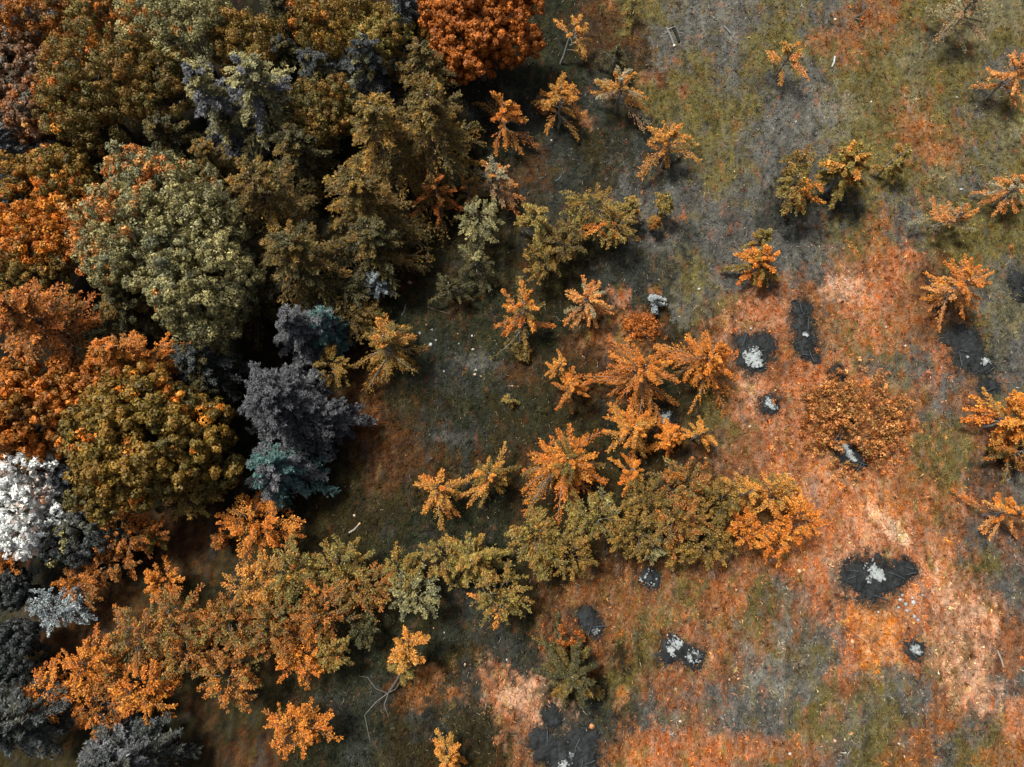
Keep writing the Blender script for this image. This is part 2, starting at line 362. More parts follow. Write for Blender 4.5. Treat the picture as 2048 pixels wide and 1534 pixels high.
Lk(hs.outputs[0], sc.inputs[0]); Lk(mr.outputs[0], sc.inputs['Scale']); Lk(sc.outputs[0], pb.inputs['Base Color'])
Lk(n1.outputs['Fac'], bp.inputs['Height']); Lk(bp.outputs[0], pb.inputs['Normal'])
Lk(pb.outputs[0], out.inputs['Surface'])
me.materials.append(gm)
ground = bpy.data.objects.new('ground', me)
COL.objects.link(ground)
tag(ground, None, None, kind='structure')
def gz(x, y): return float(ground_z(np.array([x]), np.array([y]))[0])

# ------------------------------------------------------------------ grass and leaf litter (nobody could count them)
rng = np.random.default_rng(5)
def scatter(n, seed):
    r = np.random.default_rng(seed)
    px, py = r.uniform(560, 2150, n), r.uniform(-60, 1600, n)
    keep = (px > 900) | (py > 420 + (px < 700) * 500)
    px, py = px[keep], py[keep]
    u, v = (px - W0 / 2) / FPX, -(py - H0 / 2) / FPX
    d = np.stack([u, v * ct + st_, v * st_ - ct], 1)
    p = d * (-CAM_H / d[:, 2])[:, None]
    return p[:, 0], p[:, 1], r
x, y, r = scatter(120000, 11)
c = ground_colour(x + r.normal(size=len(x)) * .15, y + r.normal(size=len(x)) * .2)
mb = MB()
P = np.stack([x, y, ground_z(x, y) + .035], 1)
T = np.stack([r.normal(size=len(x)) * .55, r.normal(size=len(x)) * .9, np.abs(r.normal(size=len(x))) * .7 + .1], 1)
N = r.normal(size=(len(x), 3)) * .5 + np.array([0, 0, 1])
val = np.exp(r.normal(size=len(x)) * .6)[:, None]
leaves(mb, P, N, r.uniform(.07, .2, len(x)), r.uniform(.025, .06, len(x)), np.clip(c * val * 1.15, 0, .7), T)
nt_ = 4200                                      # tussocks
kx = r.integers(0, len(x), nt_); kb = np.repeat(kx, 9); nb_ = len(kb)
aa_ = r.uniform(0, 6.28, nb_); out_ = np.stack([np.cos(aa_), np.sin(aa_), r.uniform(.2, .9, nb_)], 1)
lb_ = np.repeat(r.uniform(.1, .26, nt_), 9) * r.uniform(.6, 1.2, nb_)
leaves(mb, P[kb] + out_ * lb_[:, None] * .45, r.normal(size=(nb_, 3)) * .6 + np.array([0, 0, 1.]), lb_, r.uniform(.02, .045, nb_), np.clip(c[kb] * np.repeat(np.exp(r.normal(size=(nt_, 1)) * .5), 9, 0) * np.exp(r.normal(size=(nb_, 1)) * .3) * 1.25, 0, .7), out_)
st = r.random(len(x)) < np.clip((pix(x, y)[0] - 900) / 1200, .01, .06)   # bleached stalks
ks = np.nonzero(st)[0]
leaves(mb, P[ks], r.normal(size=(len(ks), 3)) * .3 + np.array([0, 0, 1.]), r.uniform(.1, .3, len(ks)), r.uniform(.015, .03, len(ks)), lin((206, 186, 158)) * np.exp(r.normal(size=(len(ks), 1)) * .4) * .3 + c[ks] * .4, T[ks])
o = mb.build('grass', M_BLADE)
tag(o, 'short dry autumn grass growing all over the clearing', 'grass', kind='stuff')
x, y, r = scatter(52000, 13)
px, py = pix(x, y)
c = ground_colour(x, y)
red = c[:, 0] / (c[:, 2] + .02)
keep = r.random(len(x)) < np.clip((red - 2.2) / 4, .015, .8)
x, y, c = x[keep], y[keep], c[keep]
mb = MB()
pal = np.array([lin(q) for q in [(186, 108, 52), (160, 88, 42), (200, 136, 92), (124, 70, 36), (210, 164, 136)]]) * .62
lc = .7 * pal[r.integers(0, 5, len(x))] * np.exp(r.normal(size=len(x)) * .3)[:, None]
leaves(mb, np.stack([x, y, ground_z(x, y) + .02], 1), r.normal(size=(len(x), 3)) * .45 + np.array([0, 0, 1]), r.uniform(.04, .1, len(x)), r.uniform(.03, .07, len(x)), lc * .5 + c * .6, rng=r)
o = mb.build('leaf_litter', M_BLADE)
tag(o, 'fallen rust coloured leaves strewn over the orange turf', 'fallen leaves', kind='stuff')

# ------------------------------------------------------------------ foliage palettes
PF = {
 'olive': [(118, 102, 56), (92, 84, 48), (136, 112, 60), (154, 106, 48)],
 'greyolive': [(146, 138, 98), (122, 118, 88), (160, 152, 112), (116, 110, 74), (108, 112, 98)],
 'golden': [(150, 112, 50), (122, 96, 46), (172, 120, 54), (100, 86, 46)],
 'brown': [(116, 86, 40), (94, 76, 40), (134, 96, 44), (108, 92, 50)],
 'rust': [(178, 92, 42), (194, 104, 50), (152, 78, 36), (182, 96, 44)],
 'orange': [(226, 130, 50), (212, 112, 40), (234, 152, 70), (184, 108, 44)],
 'deep': [(188, 106, 42), (204, 120, 52), (150, 92, 40), (126, 92, 48)],
 'pale': [(224, 144, 88), (226, 160, 106), (204, 122, 66), (214, 130, 80)],
 'slate': [(94, 95, 100), (108, 108, 112), (84, 85, 88), (122, 122, 124)],
 'teal': [(74, 98, 100), (86, 110, 110), (72, 86, 90)],
 'white': [(255, 252, 245), (248, 248, 246), (255, 255, 252), (244, 244, 240), (252, 250, 246), (250, 250, 246), (252, 250, 246), (250, 250, 246), (226, 160, 116)],
 'silver': [(160, 170, 174), (132, 142, 146), (190, 196, 198)],
 'pinkgrey': [(164, 112, 88), (116, 112, 112), (182, 112, 76), (128, 88, 68)],
 'darkslate': [(66, 70, 72), (54, 60, 58), (80, 82, 80)],
 'smoke': [(70, 75, 75), (84, 87, 85), (58, 63, 60), (96, 95, 82)],
 'plum': [(70, 71, 76), (84, 84, 88), (60, 61, 65), (100, 100, 103)],
 'darkolive': [(80, 74, 46), (66, 64, 42), (94, 82, 48)],
 'yolive': [(142, 124, 66), (116, 106, 60), (158, 134, 72), (166, 116, 54)],
 'mixed': [(190, 112, 48), (140, 118, 64), (112, 104, 62), (172, 100, 40)],
 'palegold': [(222, 150, 78), (204, 128, 58), (172, 132, 74), (228, 142, 70)],
 'bronze': [(202, 124, 74), (180, 104, 58), (212, 142, 94), (160, 112, 66)],
 'fade': [(150, 142, 120), (134, 126, 100), (168, 120, 84), (150, 150, 140)],
}
KF = .52
HUE = np.array([.98, 1.08, .84])
PF = {k: np.array([lin(c) for c in v]) * KF * (HUE if k not in ('smoke', 'plum', 'slate', 'teal', 'white', 'silver', 'darkslate') else np.array([1, 1.03, 1.04])) for k, v in PF.items()}
PF['white'] = PF['white'] / KF * .6
PF['rust'] = PF['rust'] * np.array([1.12, 1.2, 1.]); PF['deep'] = PF['deep'] * np.array([1.22, 1.12, 1.]); PF['teal'] = PF['teal'] * np.array([1., 1.2, 1.08])
for k in ('orange', 'palegold', 'pale'): PF[k] = PF[k] * np.array([1.08, 1.03, .9])
for k in ('greyolive', 'fade'): PF[k] = PF[k] * np.array([1.38, 1.22, 1.26])
for k in ('olive', 'yolive', 'darkolive', 'mixed'): PF[k] = PF[k] * np.array([1.08, 1.0, 1.0])
BARK = lin((104, 96, 88)) * .55
BARKG = lin((152, 150, 146)) * .6
def tint(pal, n, rng, spread=.2):
    p = PF[pal]
    c = p[rng.integers(0, len(p), n)]
    return c * np.exp(rng.normal(size=(n, 1)) * spread)

# ------------------------------------------------------------------ crowns
def broadleaf(mb, C, R, pal, rng, lobe=.95, clump=.3, leaf=.095, per=72, accent=None, gaps=.0, fill=1.0):
    """crown of boughs (lobes), each carrying rounded leaf clumps; C centre, R radii"""
    R = np.asarray(R, float)
    area = 2.9 * math.pi * ((R[0] * R[1]) ** .5 * (R[0] + R[1] + 2 * R[2]) / 4)
    nl = max(6, int(area / (lobe * lobe * 1.5) * fill))
    k = np.arange(nl) + .5
    z = 1 - 1.6 * k / nl
    ph = k * 2.39996 + rng.uniform(0, 6.28)
    D = np.stack([np.sqrt(np.maximum(0, 1 - z * z)) * np.cos(ph), np.sqrt(np.maximum(0, 1 - z * z)) * np.sin(ph), z], 1)
    D = nrm(D + rng.normal(size=D.shape) * .13)
    pz_ = rng.uniform(0, 6.28, 3)
    bump = 1 + .13 * np.sin(3 * np.arctan2(D[:, 1], D[:, 0]) + pz_[0]) + .10 * np.sin(5 * np.arctan2(D[:, 1], D[:, 0]) + pz_[1] + 3 * D[:, 2])
    keep = rng.random(nl) > gaps
    bump = bump[keep]
    D = D[keep]; nl = len(D)
    rr = np.minimum(lobe, .55 * R.min()) * rng.uniform(.7, 1.25, nl)
    LC = C + D * (R - .62 * min(lobe, .55 * R.min())) * rng.uniform(.7, 1.14, (nl, 1)) * bump[:, None]
    nc = max(6, int(1.45 * (lobe / clump) ** 2))
    q = rng.normal(size=(nl, nc, 3)) ; q = nrm(q + D[:, None] * .55 + np.array([0, 0, .35]))
    CC = LC[:, None] + q * rr[:, None, None] * rng.uniform(.6, 1.15, (nl, nc, 1))
    lobec = tint(pal, nl, rng, .14)
    cc = lobec[:, None] * .5 + tint(pal, nl * nc, rng, .3).reshape(nl, nc, 3) * .5
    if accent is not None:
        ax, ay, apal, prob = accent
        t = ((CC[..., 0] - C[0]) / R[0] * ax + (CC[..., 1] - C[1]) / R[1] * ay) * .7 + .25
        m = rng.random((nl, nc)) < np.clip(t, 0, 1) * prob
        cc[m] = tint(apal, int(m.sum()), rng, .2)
    CC = CC.reshape(-1, 3); cc = cc.reshape(-1, 3); Q = q.reshape(-1, 3)
    n = len(CC)
    d = nrm(rng.normal(size=(n, per, 3)) + Q[:, None] * .7)
    cr = clump * rng.uniform(.65, 1.25, (n, 1, 1))
    P = CC[:, None] + d * cr * rng.uniform(.65, 1.05, (n, per, 1))
    Nn = d + rng.normal(size=d.shape) * .32
    col = cc[:, None] * np.exp(rng.normal(size=(n, per, 1)) * .3)
    m = n * per
    leaves(mb, P.reshape(-1, 3), Nn.reshape(-1, 3), leaf * rng.uniform(.7, 1.3, m), leaf * .72 * rng.uniform(.7, 1.3, m), col.reshape(-1, 3), rng=rng)

def bough(mb, a, az, el, length, pal, rng, droop=.5, twigs=9, width=.34, leaf=.13, lw=.05, per=8, wood=BARK, curl=0., up=0., fan=(.4, .8)):
    """one branch: a curved axis with feathered side twigs; every twig is clothed in narrow needles"""
    n = twigs
    h = np.array([math.cos(az), math.sin(az), 0.]); s = np.array([-h[1], h[0], 0.])
    u = np.linspace(0, 1, 7)
    def axis_pt(t):
        t = np.asarray(t)[..., None]
        return a + h * (length * math.cos(el) * t) + s * (curl * length * t * t) + np.array([0, 0, 1.]) * (length * (math.sin(el) * t - droop * t * t + up * t ** 3))
    pts = axis_pt(u)
    tube(mb, pts, np.linspace(.028, .006, 7) * (length ** .5), wood, 3)
    t = np.concatenate([np.linspace(.2, .98, n), np.linspace(.24, .96, n), np.linspace(.35, 1.0, max(3, n // 2))])
    t = np.clip(t + rng.normal(size=len(t)) * .03, .1, 1.0)
    side = np.concatenate([np.ones(n), -np.ones(n), rng.normal(size=max(3, n // 2)) * .25])
    base = axis_pt(t)
    tl = length * width * (1.05 - .75 * t) * rng.uniform(.65, 1.3, len(t)) + .05
    ang = rng.uniform(fan[0], fan[1], len(t)) * side
    fwd = nrm(axis_pt(np.minimum(t + .05, 1.05)) - axis_pt(t - .02))
    td = nrm(fwd * np.cos(ang)[:, None] + s * np.sin(ang)[:, None] + np.array([0, 0, 1.]) * rng.normal(size=(len(t), 1)) * .22)
    m = len(t)
    v = (np.arange(per) + .5) / per
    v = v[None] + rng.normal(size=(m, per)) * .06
    P = base[:, None] + td[:, None] * (tl[:, None] * v)[..., None] + np.array([0, 0, -1.]) * (.25 * tl[:, None] * v * v)[..., None] + rng.normal(size=(m, per, 3)) * .022
    sg = np.where(np.arange(per) % 2 == 0, 1, -1)[None, :, None]
    B = np.cross(td, np.array([0, 0, 1.]))
    T = td[:, None] * .85 + B[:, None] * sg * .6 + rng.normal(size=(m, per, 3)) * .25
    Nn = rng.normal(size=(m, per, 3)) * .5 + np.array([0, 0, 1.])
    bc = tint(pal, 1, rng, .1)
    tc_ = bc * .5 + tint(pal, m, rng, .16) * .5
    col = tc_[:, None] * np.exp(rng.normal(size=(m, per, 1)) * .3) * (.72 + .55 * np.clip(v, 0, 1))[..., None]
    k = m * per
    leaves(mb, P.reshape(-1, 3), Nn.reshape(-1, 3), leaf * rng.uniform(.7, 1.35, k), lw * rng.uniform(.7, 1.4, k), col.reshape(-1, 3), T.reshape(-1, 3))

def trunk_part(root, height, r0, lean, rng, wood=BARK, limbs=0, spreadr=1.0, seg=6):
    mb = MB()
    t = np.linspace(0, 1, 6)
    lean = np.asarray(lean, float)
    pts = np.stack([lean[0] * t, lean[1] * t, height * t - .15 * (t == 0)], 1)
    pts[1:-1, :2] += rng.normal(size=(4, 2)) * .03 * height ** .5
    tube(mb, pts, r0 * (1 - .8 * t) + .01, wood, seg)
    for k in range(limbs):
        az = k * 2.4 + rng.uniform(0, .8); f = .4 + .5 * k / max(1, limbs)
        a = pts[0] * 0 + np.array([lean[0] * f, lean[1] * f, height * f])
        e = a + np.array([math.cos(az) * spreadr * .7, math.sin(az) * spreadr * .7, height * .18 + rng.uniform(0, .2) * height])
        mid = (a + e) / 2 + np.array([0, 0, -.05 * height])
        tube(mb, [a, mid, e], [r0 * .4, r0 * .3, r0 * .1], wood, 5)
    return mb.build('trunk', M_BARK, root, smooth=True)

# each maker takes the crown's place in the picture; sx, sy are its half sizes there
NSEED = [100]
def setup(name, px, py, hc, label, cat, group, lean=(0, 0)):
    NSEED[0] += 1
    rng = np.random.default_rng(NSEED[0])
    c = at(px, py, hc)
    b = np.array([c[0] - lean[0], c[1] - lean[1], 0.])
    b[2] = gz(b[0], b[1])
    root = thing(name, b, label, cat, group)
    return root, c - b, m_per_px(c), rng

def deciduous(px, py, sx, sy, h, pal, label, name='broadleaf_tree', group='tall trees of the wood', masses=(), **kw):
    h = h * .8
    hc = h * .56
    root, c, s, rng = setup(name, px, py, hc, label, 'tree', group)
    R = np.array([sx * s * 1.1, sy * s * 1.1, min(h * .46, .9 * (sx + sy) / 2 * s)])
    trunk_part(root, h * .7, .05 + .022 * h, (c[0], c[1]), rng, limbs=6, spreadr=R[0])
    mb = MB()
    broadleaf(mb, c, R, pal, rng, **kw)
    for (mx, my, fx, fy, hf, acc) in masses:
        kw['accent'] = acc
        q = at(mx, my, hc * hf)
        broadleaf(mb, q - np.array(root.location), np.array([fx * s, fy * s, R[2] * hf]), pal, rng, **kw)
    mb.build('crown', M_LEAF, root)
    return root

def conifer(px, py, sx, sy, h, pal, label, name='conifer_tree', group='tall trees of the wood', n=None, pal2=None, droop=.42, wood=BARK, leaf=.13, twigs=9, width=.36, per=10, lw=.062):
    h = h * .82
    hc = h * .6
    root, c, s, rng = setup(name, px, py, hc, label, 'tree', group)
    rx, ry = sx * s * 1.14, sy * s * 1.14
    n = n or int(34 + 17 * (rx + ry) / 2)
    ph_ = rng.uniform(0, 6.28, 2)
    trunk_part(root, h * .97, .05 + .018 * h, (c[0], c[1]), rng, wood)
    mb = MB()
    for k in range(n):
        f = (k + .5) / n
        az = k * 2.39996 + rng.normal() * .2
        L = (.25 + .80 * (1 - f) ** .85) * math.hypot(rx * math.cos(az), ry * math.sin(az)) * rng.uniform(.72, 1.15) * (1 + .13 * math.sin(2 * az + ph_[0]) + .1 * math.sin(5 * az + ph_[1]))
        z = h * (.28 + .68 * f)
        a = np.array([c[0], c[1], z]) + rng.normal(size=3) * .05
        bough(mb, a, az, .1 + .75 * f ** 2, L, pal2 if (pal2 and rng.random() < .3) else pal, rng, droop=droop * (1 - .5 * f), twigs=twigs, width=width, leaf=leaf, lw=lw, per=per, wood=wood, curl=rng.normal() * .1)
    mb.build('crown', M_LEAF, root)
    return root

def star_tree(px, py, sx, sy, h, pal, label, n=20, group='young trees dotted over the clearing', lean=None, pal2=None, missing=None, base=None, wood=BARKG * .9, name='young_tree', twigs=9, width=.33, leaf=.075, lw=.034, per=13, droop=.42):
    n = int(n * 1.45)
    """young tree seen from above: branches ray out from a thin stem; every branch is a part"""
    hc = h * .52
    ln = (0, 0)
    if base is not None:
        c0, b0 = at(px, py, hc), at(base[0], base[1], 0)
        ln = (c0[0] - b0[0], c0[1] - b0[1])
    root, c, s, rng = setup(name, px, py, hc, label, 'tree', group, ln)
    rx, ry = sx * s * 1.1, sy * s * 1.1
    width *= rng.uniform(.75, 1.2); droop *= rng.uniform(.7, 1.5); fan0 = rng.uniform(.1, .3); n = int(n * rng.uniform(.85, 1.15))
    if not missing and n < 40 and rng.random() < .6: missing = [(rng.uniform(0, 360), rng.uniform(10, 22))]
    trunk_part(root, h * .92, .03 + .012 * h, (c[0], c[1]), rng, wood)
    for k in range(n):
        f = (k + .5) / n
        az = k * 2.39996 + rng.normal() * .5
        if missing and any(abs((math.degrees(az) - a0 + 180) % 360 - 180) < w for a0, w in missing): continue
        L = (.38 + .68 * (1 - f) ** .7) * math.hypot(rx * math.cos(az), ry * math.sin(az)) * rng.uniform(.6, 1.2) * (1 + .16 * math.sin(2 * az + px) + .12 * math.sin(3 * az + py))
        zf = .26 + .6 * f
        a = np.array([c[0] * zf / .52 if zf < .52 else c[0], c[1] * zf / .52 if zf < .52 else c[1], h * zf])
        mb = MB()
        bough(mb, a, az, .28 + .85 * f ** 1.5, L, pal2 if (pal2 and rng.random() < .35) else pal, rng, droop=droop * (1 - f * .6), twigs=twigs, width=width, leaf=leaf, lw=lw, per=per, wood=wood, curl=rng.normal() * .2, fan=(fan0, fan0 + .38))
        mb.build('branch', M_LEAF, root)
    return root

def shrub(px, py, sx, sy, h, pal, label, group='shrubs of the hedgerow', name='shrub', cat='shrub', gaps=.25, accent=None, lobe=.42, clump=.17, leaf=.1, per=20, fill=1.0):
    """bushy growth with ragged lobes and short leafy shoots"""
    hc = h * .55
    root, c, s, rng = setup(name, px, py, hc, label, cat, group)
    R = np.array([sx * s * .82, sy * s * .76, h * .5])
    mb = MB()
    for k in range(5):
        az = k * 1.256 + rng.uniform(0, .7)
        e = c + np.array([math.cos(az) * R[0] * .6, math.sin(az) * R[1] * .6, R[2] * rng.uniform(.1, .6)])
        b = np.array([c[0] * .3 + math.cos(az) * .08, c[1] * .3 + math.sin(az) * .08, -.1])
        tube(mb, [b, (b + e) / 2 + np.array([0, 0, .15]), e], [.04, .03, .01], BARK, 5)
    mb.build('stem', M_BARK, root, smooth=True)
    mb = MB()
    broadleaf(mb, c, R * .8, pal, rng, lobe=lobe, clump=clump, leaf=leaf * .8, per=per, gaps=gaps, accent=accent, fill=fill * .5)
    # leafy sprays that make up most of the crown and stick out of its outline
    nb = int(14 + 14 * R[0] * R[1] + 7 * (R[0] + R[1]))
    for k in range(nb):
        az = k * 2.39996 + rng.normal() * .3; zz = 1 - 1.05 * (k + .5) / nb
        d = np.array([math.cos(az) * math.sqrt(max(0, 1 - zz * zz)), math.sin(az) * math.sqrt(max(0, 1 - zz * zz)), zz])
        pl = pal
        if accent is not None and rng.random() < np.clip((d[0] * accent[0] + d[1] * accent[1]) * .7 + .25, 0, 1) * accent[3]: pl = accent[2]
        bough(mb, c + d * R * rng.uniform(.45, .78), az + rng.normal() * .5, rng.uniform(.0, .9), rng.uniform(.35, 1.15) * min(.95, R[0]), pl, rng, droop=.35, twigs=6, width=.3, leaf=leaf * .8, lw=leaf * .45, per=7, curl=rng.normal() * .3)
    mb.build('crown', M_LEAF, root)
    return root

def sprawl(px, py, sx, sy, h, pal, label, group, name='low_bush', cat='bush', n=420, clump=.16, leaf=.1, per=16, hole=.1):
    """low loose bush lying on the turf: leaf clumps on short stems, with holes between them"""
    root, c, s, rng = setup(name, px, py, h * .5, label, cat, group)
    c = np.array([0, 0, 0.])
    rr = np.sqrt(rng.random(n)) ** 1.1; az = rng.uniform(0, 6.28, n)
    edge = 1 + .9 * fbm(np.cos(az) * 1.9 + px, np.sin(az) * 1.9 + py, 7) + .25 * rng.normal(size=n) * rr ** 3
    X, Y = rr * np.cos(az) * sx * s * edge, rr * np.sin(az) * sy * s * edge
    keep = fbm(X * 1.1 + px, Y * 1.1 + py, 19) > -.25 + hole * 2
    X, Y, rr = X[keep], Y[keep], rr[keep]
    Z = h * np.sqrt(np.clip(1.05 - rr ** 2, .02, 1)) * rng.uniform(.35, 1.0, len(X))
    mb = MB()
    for k in range(7):
        e = rng.integers(len(X)); p = np.array([X[e], Y[e], Z[e]])
        tube(mb, [np.array([0, 0, 0.]), p * .5 + np.array([0, 0, .15 * h]), p], [.03, .02, .006], BARK, 5)
    mb.build('stem', M_BARK, root, smooth=True)
    mb = MB(); m = len(X)
    CC = np.stack([X, Y, Z], 1); cc = tint(pal, m, rng, .28)
    d = nrm(rng.normal(size=(m, per, 3)) + np.array([0, 0, .6]))
    P = CC[:, None] + d * clump * rng.uniform(.4, 1.2, (m, per, 1))
    col = cc[:, None] * np.exp(rng.normal(size=(m, per, 1)) * .25)
    leaves(mb, P.reshape(-1, 3), (d + rng.normal(size=d.shape) * .4).reshape(-1, 3), leaf * rng.uniform(.7, 1.3, m * per), leaf * .65, col.reshape(-1, 3), rng=rng)
    mb.build('crown', M_LEAF, root)
    return root

# ------------------------------------------------------------------ the wood on the left
G1 = 'tall trees of the wood'
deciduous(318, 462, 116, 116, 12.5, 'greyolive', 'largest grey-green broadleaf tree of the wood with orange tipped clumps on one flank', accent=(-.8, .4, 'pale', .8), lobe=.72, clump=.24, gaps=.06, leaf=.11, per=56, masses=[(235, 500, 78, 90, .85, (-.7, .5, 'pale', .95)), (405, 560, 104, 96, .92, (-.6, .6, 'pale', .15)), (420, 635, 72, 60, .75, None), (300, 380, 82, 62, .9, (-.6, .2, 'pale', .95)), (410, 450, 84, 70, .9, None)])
deciduous(366, 55, 92, 78, 9.5, 'greyolive', 'tall pale olive broadleaf tree at the upper edge of the wood', accent=(-.7, -.2, 'orange', .3), lobe=.8, clump=.27)
deciduous(182, 185, 84, 100, 9.5, 'olive', 'olive broadleaf tree with tufted clumps between the pinkish and the slate grey trees', accent=(-.7, .3, 'orange', .3), lobe=.8, clump=.26, gaps=.08)
deciduous(300, 165, 66, 80, 9, 'olive', 'golden olive broadleaf tree just below the tall pale olive tree', lobe=.75, clump=.26, accent=(.1, .5, 'golden', .6))
deciduous(490, 88, 62, 55, 8.5, 'golden', 'golden broadleaf tree directly above the feathery slate green conifer', lobe=.7, clump=.25, gaps=.1)
deciduous(48, 38, 82, 62, 8.5, 'deep', 'brown orange tree in the very corner of the wood', accent=(.2, -.5, 'slate', .35), lobe=.7, clump=.25, gaps=.1)
deciduous(185, 42, 92, 58, 8.0, 'mixed', 'mottled rust and olive tree between the corner tree and the tall pale olive tree', lobe=.75, clump=.25, gaps=.08)
deciduous(38, 140, 62, 66, 8.0, 'pinkgrey', 'faded pink and grey tree at the edge of the wood below the corner tree', lobe=.65, clump=.22, leaf=.13, gaps=.16)
deciduous(72, 236, 60, 56, 7.0, 'pinkgrey', 'reddish pink thinning tree under the faded pink and grey tree', accent=(.4, -.5, 'pale', .4), lobe=.6, clump=.2, leaf=.13, gaps=.2)
conifer(14, 300, 45, 60, 6.0, 'slate', 'small slate coloured conifer with bare twigs at the picture edge', leaf=.15, lw=.06)
deciduous(20, 405, 50, 60, 5.5, 'darkslate', 'dark blackish grey tree in the shade beside the ochre tree', lobe=.6, clump=.22)
deciduous(112, 362, 82, 52, 7.8, 'golden', 'low wide ochre tree left of the top of the largest grey-green tree', accent=(-.2, -.7, 'orange', .6), lobe=.65, clump=.23)
deciduous(75, 470, 76, 56, 8.0, 'orange', 'bright orange broadleaf tree touching the largest grey-green tree', accent=(.6, -.4, 'olive', .5), lobe=.65, clump=.22)
deciduous(60, 548, 66, 42, 6.8, 'olive', 'dull olive tree squeezed between two orange trees', lobe=.55, clump=.2, accent=(0, .5, 'greyolive', .5))
conifer(88, 648, 112, 90, 9.2, 'deep', 'big rust orange conifer with upswept shoots below the largest grey-green tree', pal2='rust', droop=.2)
conifer(268, 722, 78, 66, 7.8, 'deep', 'mid sized orange conifer beside a black gap in the canopy', pal2='orange', droop=.25)
deciduous(60, 822, 102, 84, 8.6, 'deep', 'brown orange broadleaf tree above the white blossoming tree', accent=(-.5, .3, 'orange', .5), lobe=.7, clump=.22, leaf=.14)
deciduous(188, 800, 78, 70, 7.6, 'deep', 'russet broadleaf tree between the mid sized orange conifer and the golden olive dome', lobe=.62, clump=.2, leaf=.13)
deciduous(300, 888, 132, 122, 9.6, 'golden', 'big golden olive domed tree left of the slate purple conifer', accent=(-.2, .4, 'orange', .35), lobe=.78, clump=.24, leaf=.14)
deciduous(42, 1006, 78, 92, 7.0, 'white', 'white blossoming tree at the edge of the picture', lobe=.55, clump=.17, leaf=.16, per=18)
conifer(432, 208, 62, 72, 9.0, 'slate', 'slate grey conifer with drooping feathery boughs beside the grey olive conifer', pal2='greyolive', droop=.55, leaf=.16, lw=.07)
conifer(528, 204, 92, 82, 9.4, 'greyolive', 'grey olive conifer with long twisting boughs in the middle of the wood', pal2='slate', droop=.5, leaf=.16, lw=.07)
conifer(436, 338, 52, 50, 6.8, 'brown', 'small ochre conifer in the hollow above the two brown olive conifers', pal2='golden')
conifer(345, 285, 62, 52, 6.2, 'darkolive', 'dim olive conifer sunk behind the top of the largest grey-green tree', pal2='olive')
conifer(540, 408, 98, 92, 9.0, 'brown', 'broad brown olive conifer to the right of the largest grey-green tree', pal2='golden')
conifer(608, 528, 104, 92, 8.4, 'brown', 'broad brown olive conifer directly above the slate purple conifer', pal2='darkolive')
conifer(500, 592, 62, 62, 6.5, 'darkolive', 'dark olive conifer tucked under the lower flank of the largest grey-green tree')
conifer(764, 282, 100, 98, 9.6, 'golden', 'tall golden conifer with layered scaly boughs near the wood edge', pal2='brown', droop=.5)
conifer(728, 410, 98, 76, 8.0, 'brown', 'ochre brown conifer directly below the tall golden conifer', pal2='golden', droop=.5)
conifer(752, 492, 74, 62, 6.6, 'darkolive', 'dusky olive conifer at the wood edge beside the bare dark turf', pal2='brown')
conifer(868, 262, 84, 118, 9.0, 'brown', 'tall brown olive conifer forming the outermost edge of the wood', pal2='golden', droop=.5)
conifer(852, 160, 62, 60, 8.0, 'brown', 'brown conifer under the rust red tree', pal2='darkolive', droop=.5)
deciduous(960, 52, 96, 84, 9.2, 'rust', 'rust red broadleaf tree at the top end of the wood edge', lobe=.7, clump=.2, leaf=.15, gaps=.05)
deciduous(672, 40, 84, 68, 9.0, 'golden', 'tall golden tree with rounded clumps at the top of the wood', accent=(-.3, .4, 'orange', .4), lobe=.8, clump=.28)
deciduous(748, 75, 58, 62, 8.4, 'yolive', 'yellow olive tree just right of the tall golden tree', lobe=.7, clump=.25)
conifer(742, 142, 66, 56, 7.6, 'darkslate', 'blue black conifer with pale leaf tips under the yellow olive tree', pal2='greyolive', droop=.5)
conifer(815, 42, 52, 58, 7.0, 'darkslate', 'dark slate conifer between the yellow olive and the rust red tree', pal2='slate', droop=.55)
deciduous(868, 66, 40, 40, 6.4, 'olive', 'small olive tree nestled against the rust red tree', lobe=.5, clump=.2)
conifer(640, 158, 66, 58, 6.4, 'darkslate', 'shaded blackish conifer beneath the tall golden tree', pal2='darkolive', droop=.5)
deciduous(640, 228, 62, 58, 7.4, 'olive', 'round olive tree between the grey olive conifer and the tall golden conifer', lobe=.6, clump=.22, gaps=.1)
conifer(578, 130, 58, 50, 5.8, 'darkolive', 'gloomy olive conifer in the gap right of the golden tree', pal2='darkslate')
conifer(600, 312, 66, 54, 6.6, 'darkolive', 'sombre olive conifer between the two broad conifers and the grey olive conifer', pal2='brown')
conifer(575, 40, 60, 62, 6.4, 'darkolive', 'shadowy olive conifer at the top edge left of the tall golden tree', pal2='brown')
star_tree(874, 392, 44, 50, 4.2, 'rust', 'low rust coloured young tree hugging the foot of the wood edge', n=22, group='young trees along the wood edge', pal2='deep')
conifer(405, 730, 76, 60, 5.4, 'darkslate', 'near black conifer in the deep shade below the largest grey-green tree', pal2='darkolive')
conifer(400, 800, 50, 44, 4.6, 'darkolive', 'low dark olive conifer between the golden olive dome and the slate purple conifer')
conifer(262, 618, 70, 46, 5.8, 'darkolive', 'dim dark conifer left under the largest grey-green tree', pal2='brown')
conifer(215, 690, 44, 40, 4.6, 'darkolive', 'small dark conifer between the rust orange and the mid sized orange conifer')
conifer(600, 660, 46, 62, 6.6, 'slate', 'narrow slate grey conifer standing right above the slate purple conifer', droop=.5, leaf=.16, lw=.08)
conifer(655, 655, 30, 46, 5.6, 'teal', 'narrow blue green conifer beside the narrow slate grey conifer', pal2='slate', leaf=.15, lw=.08)
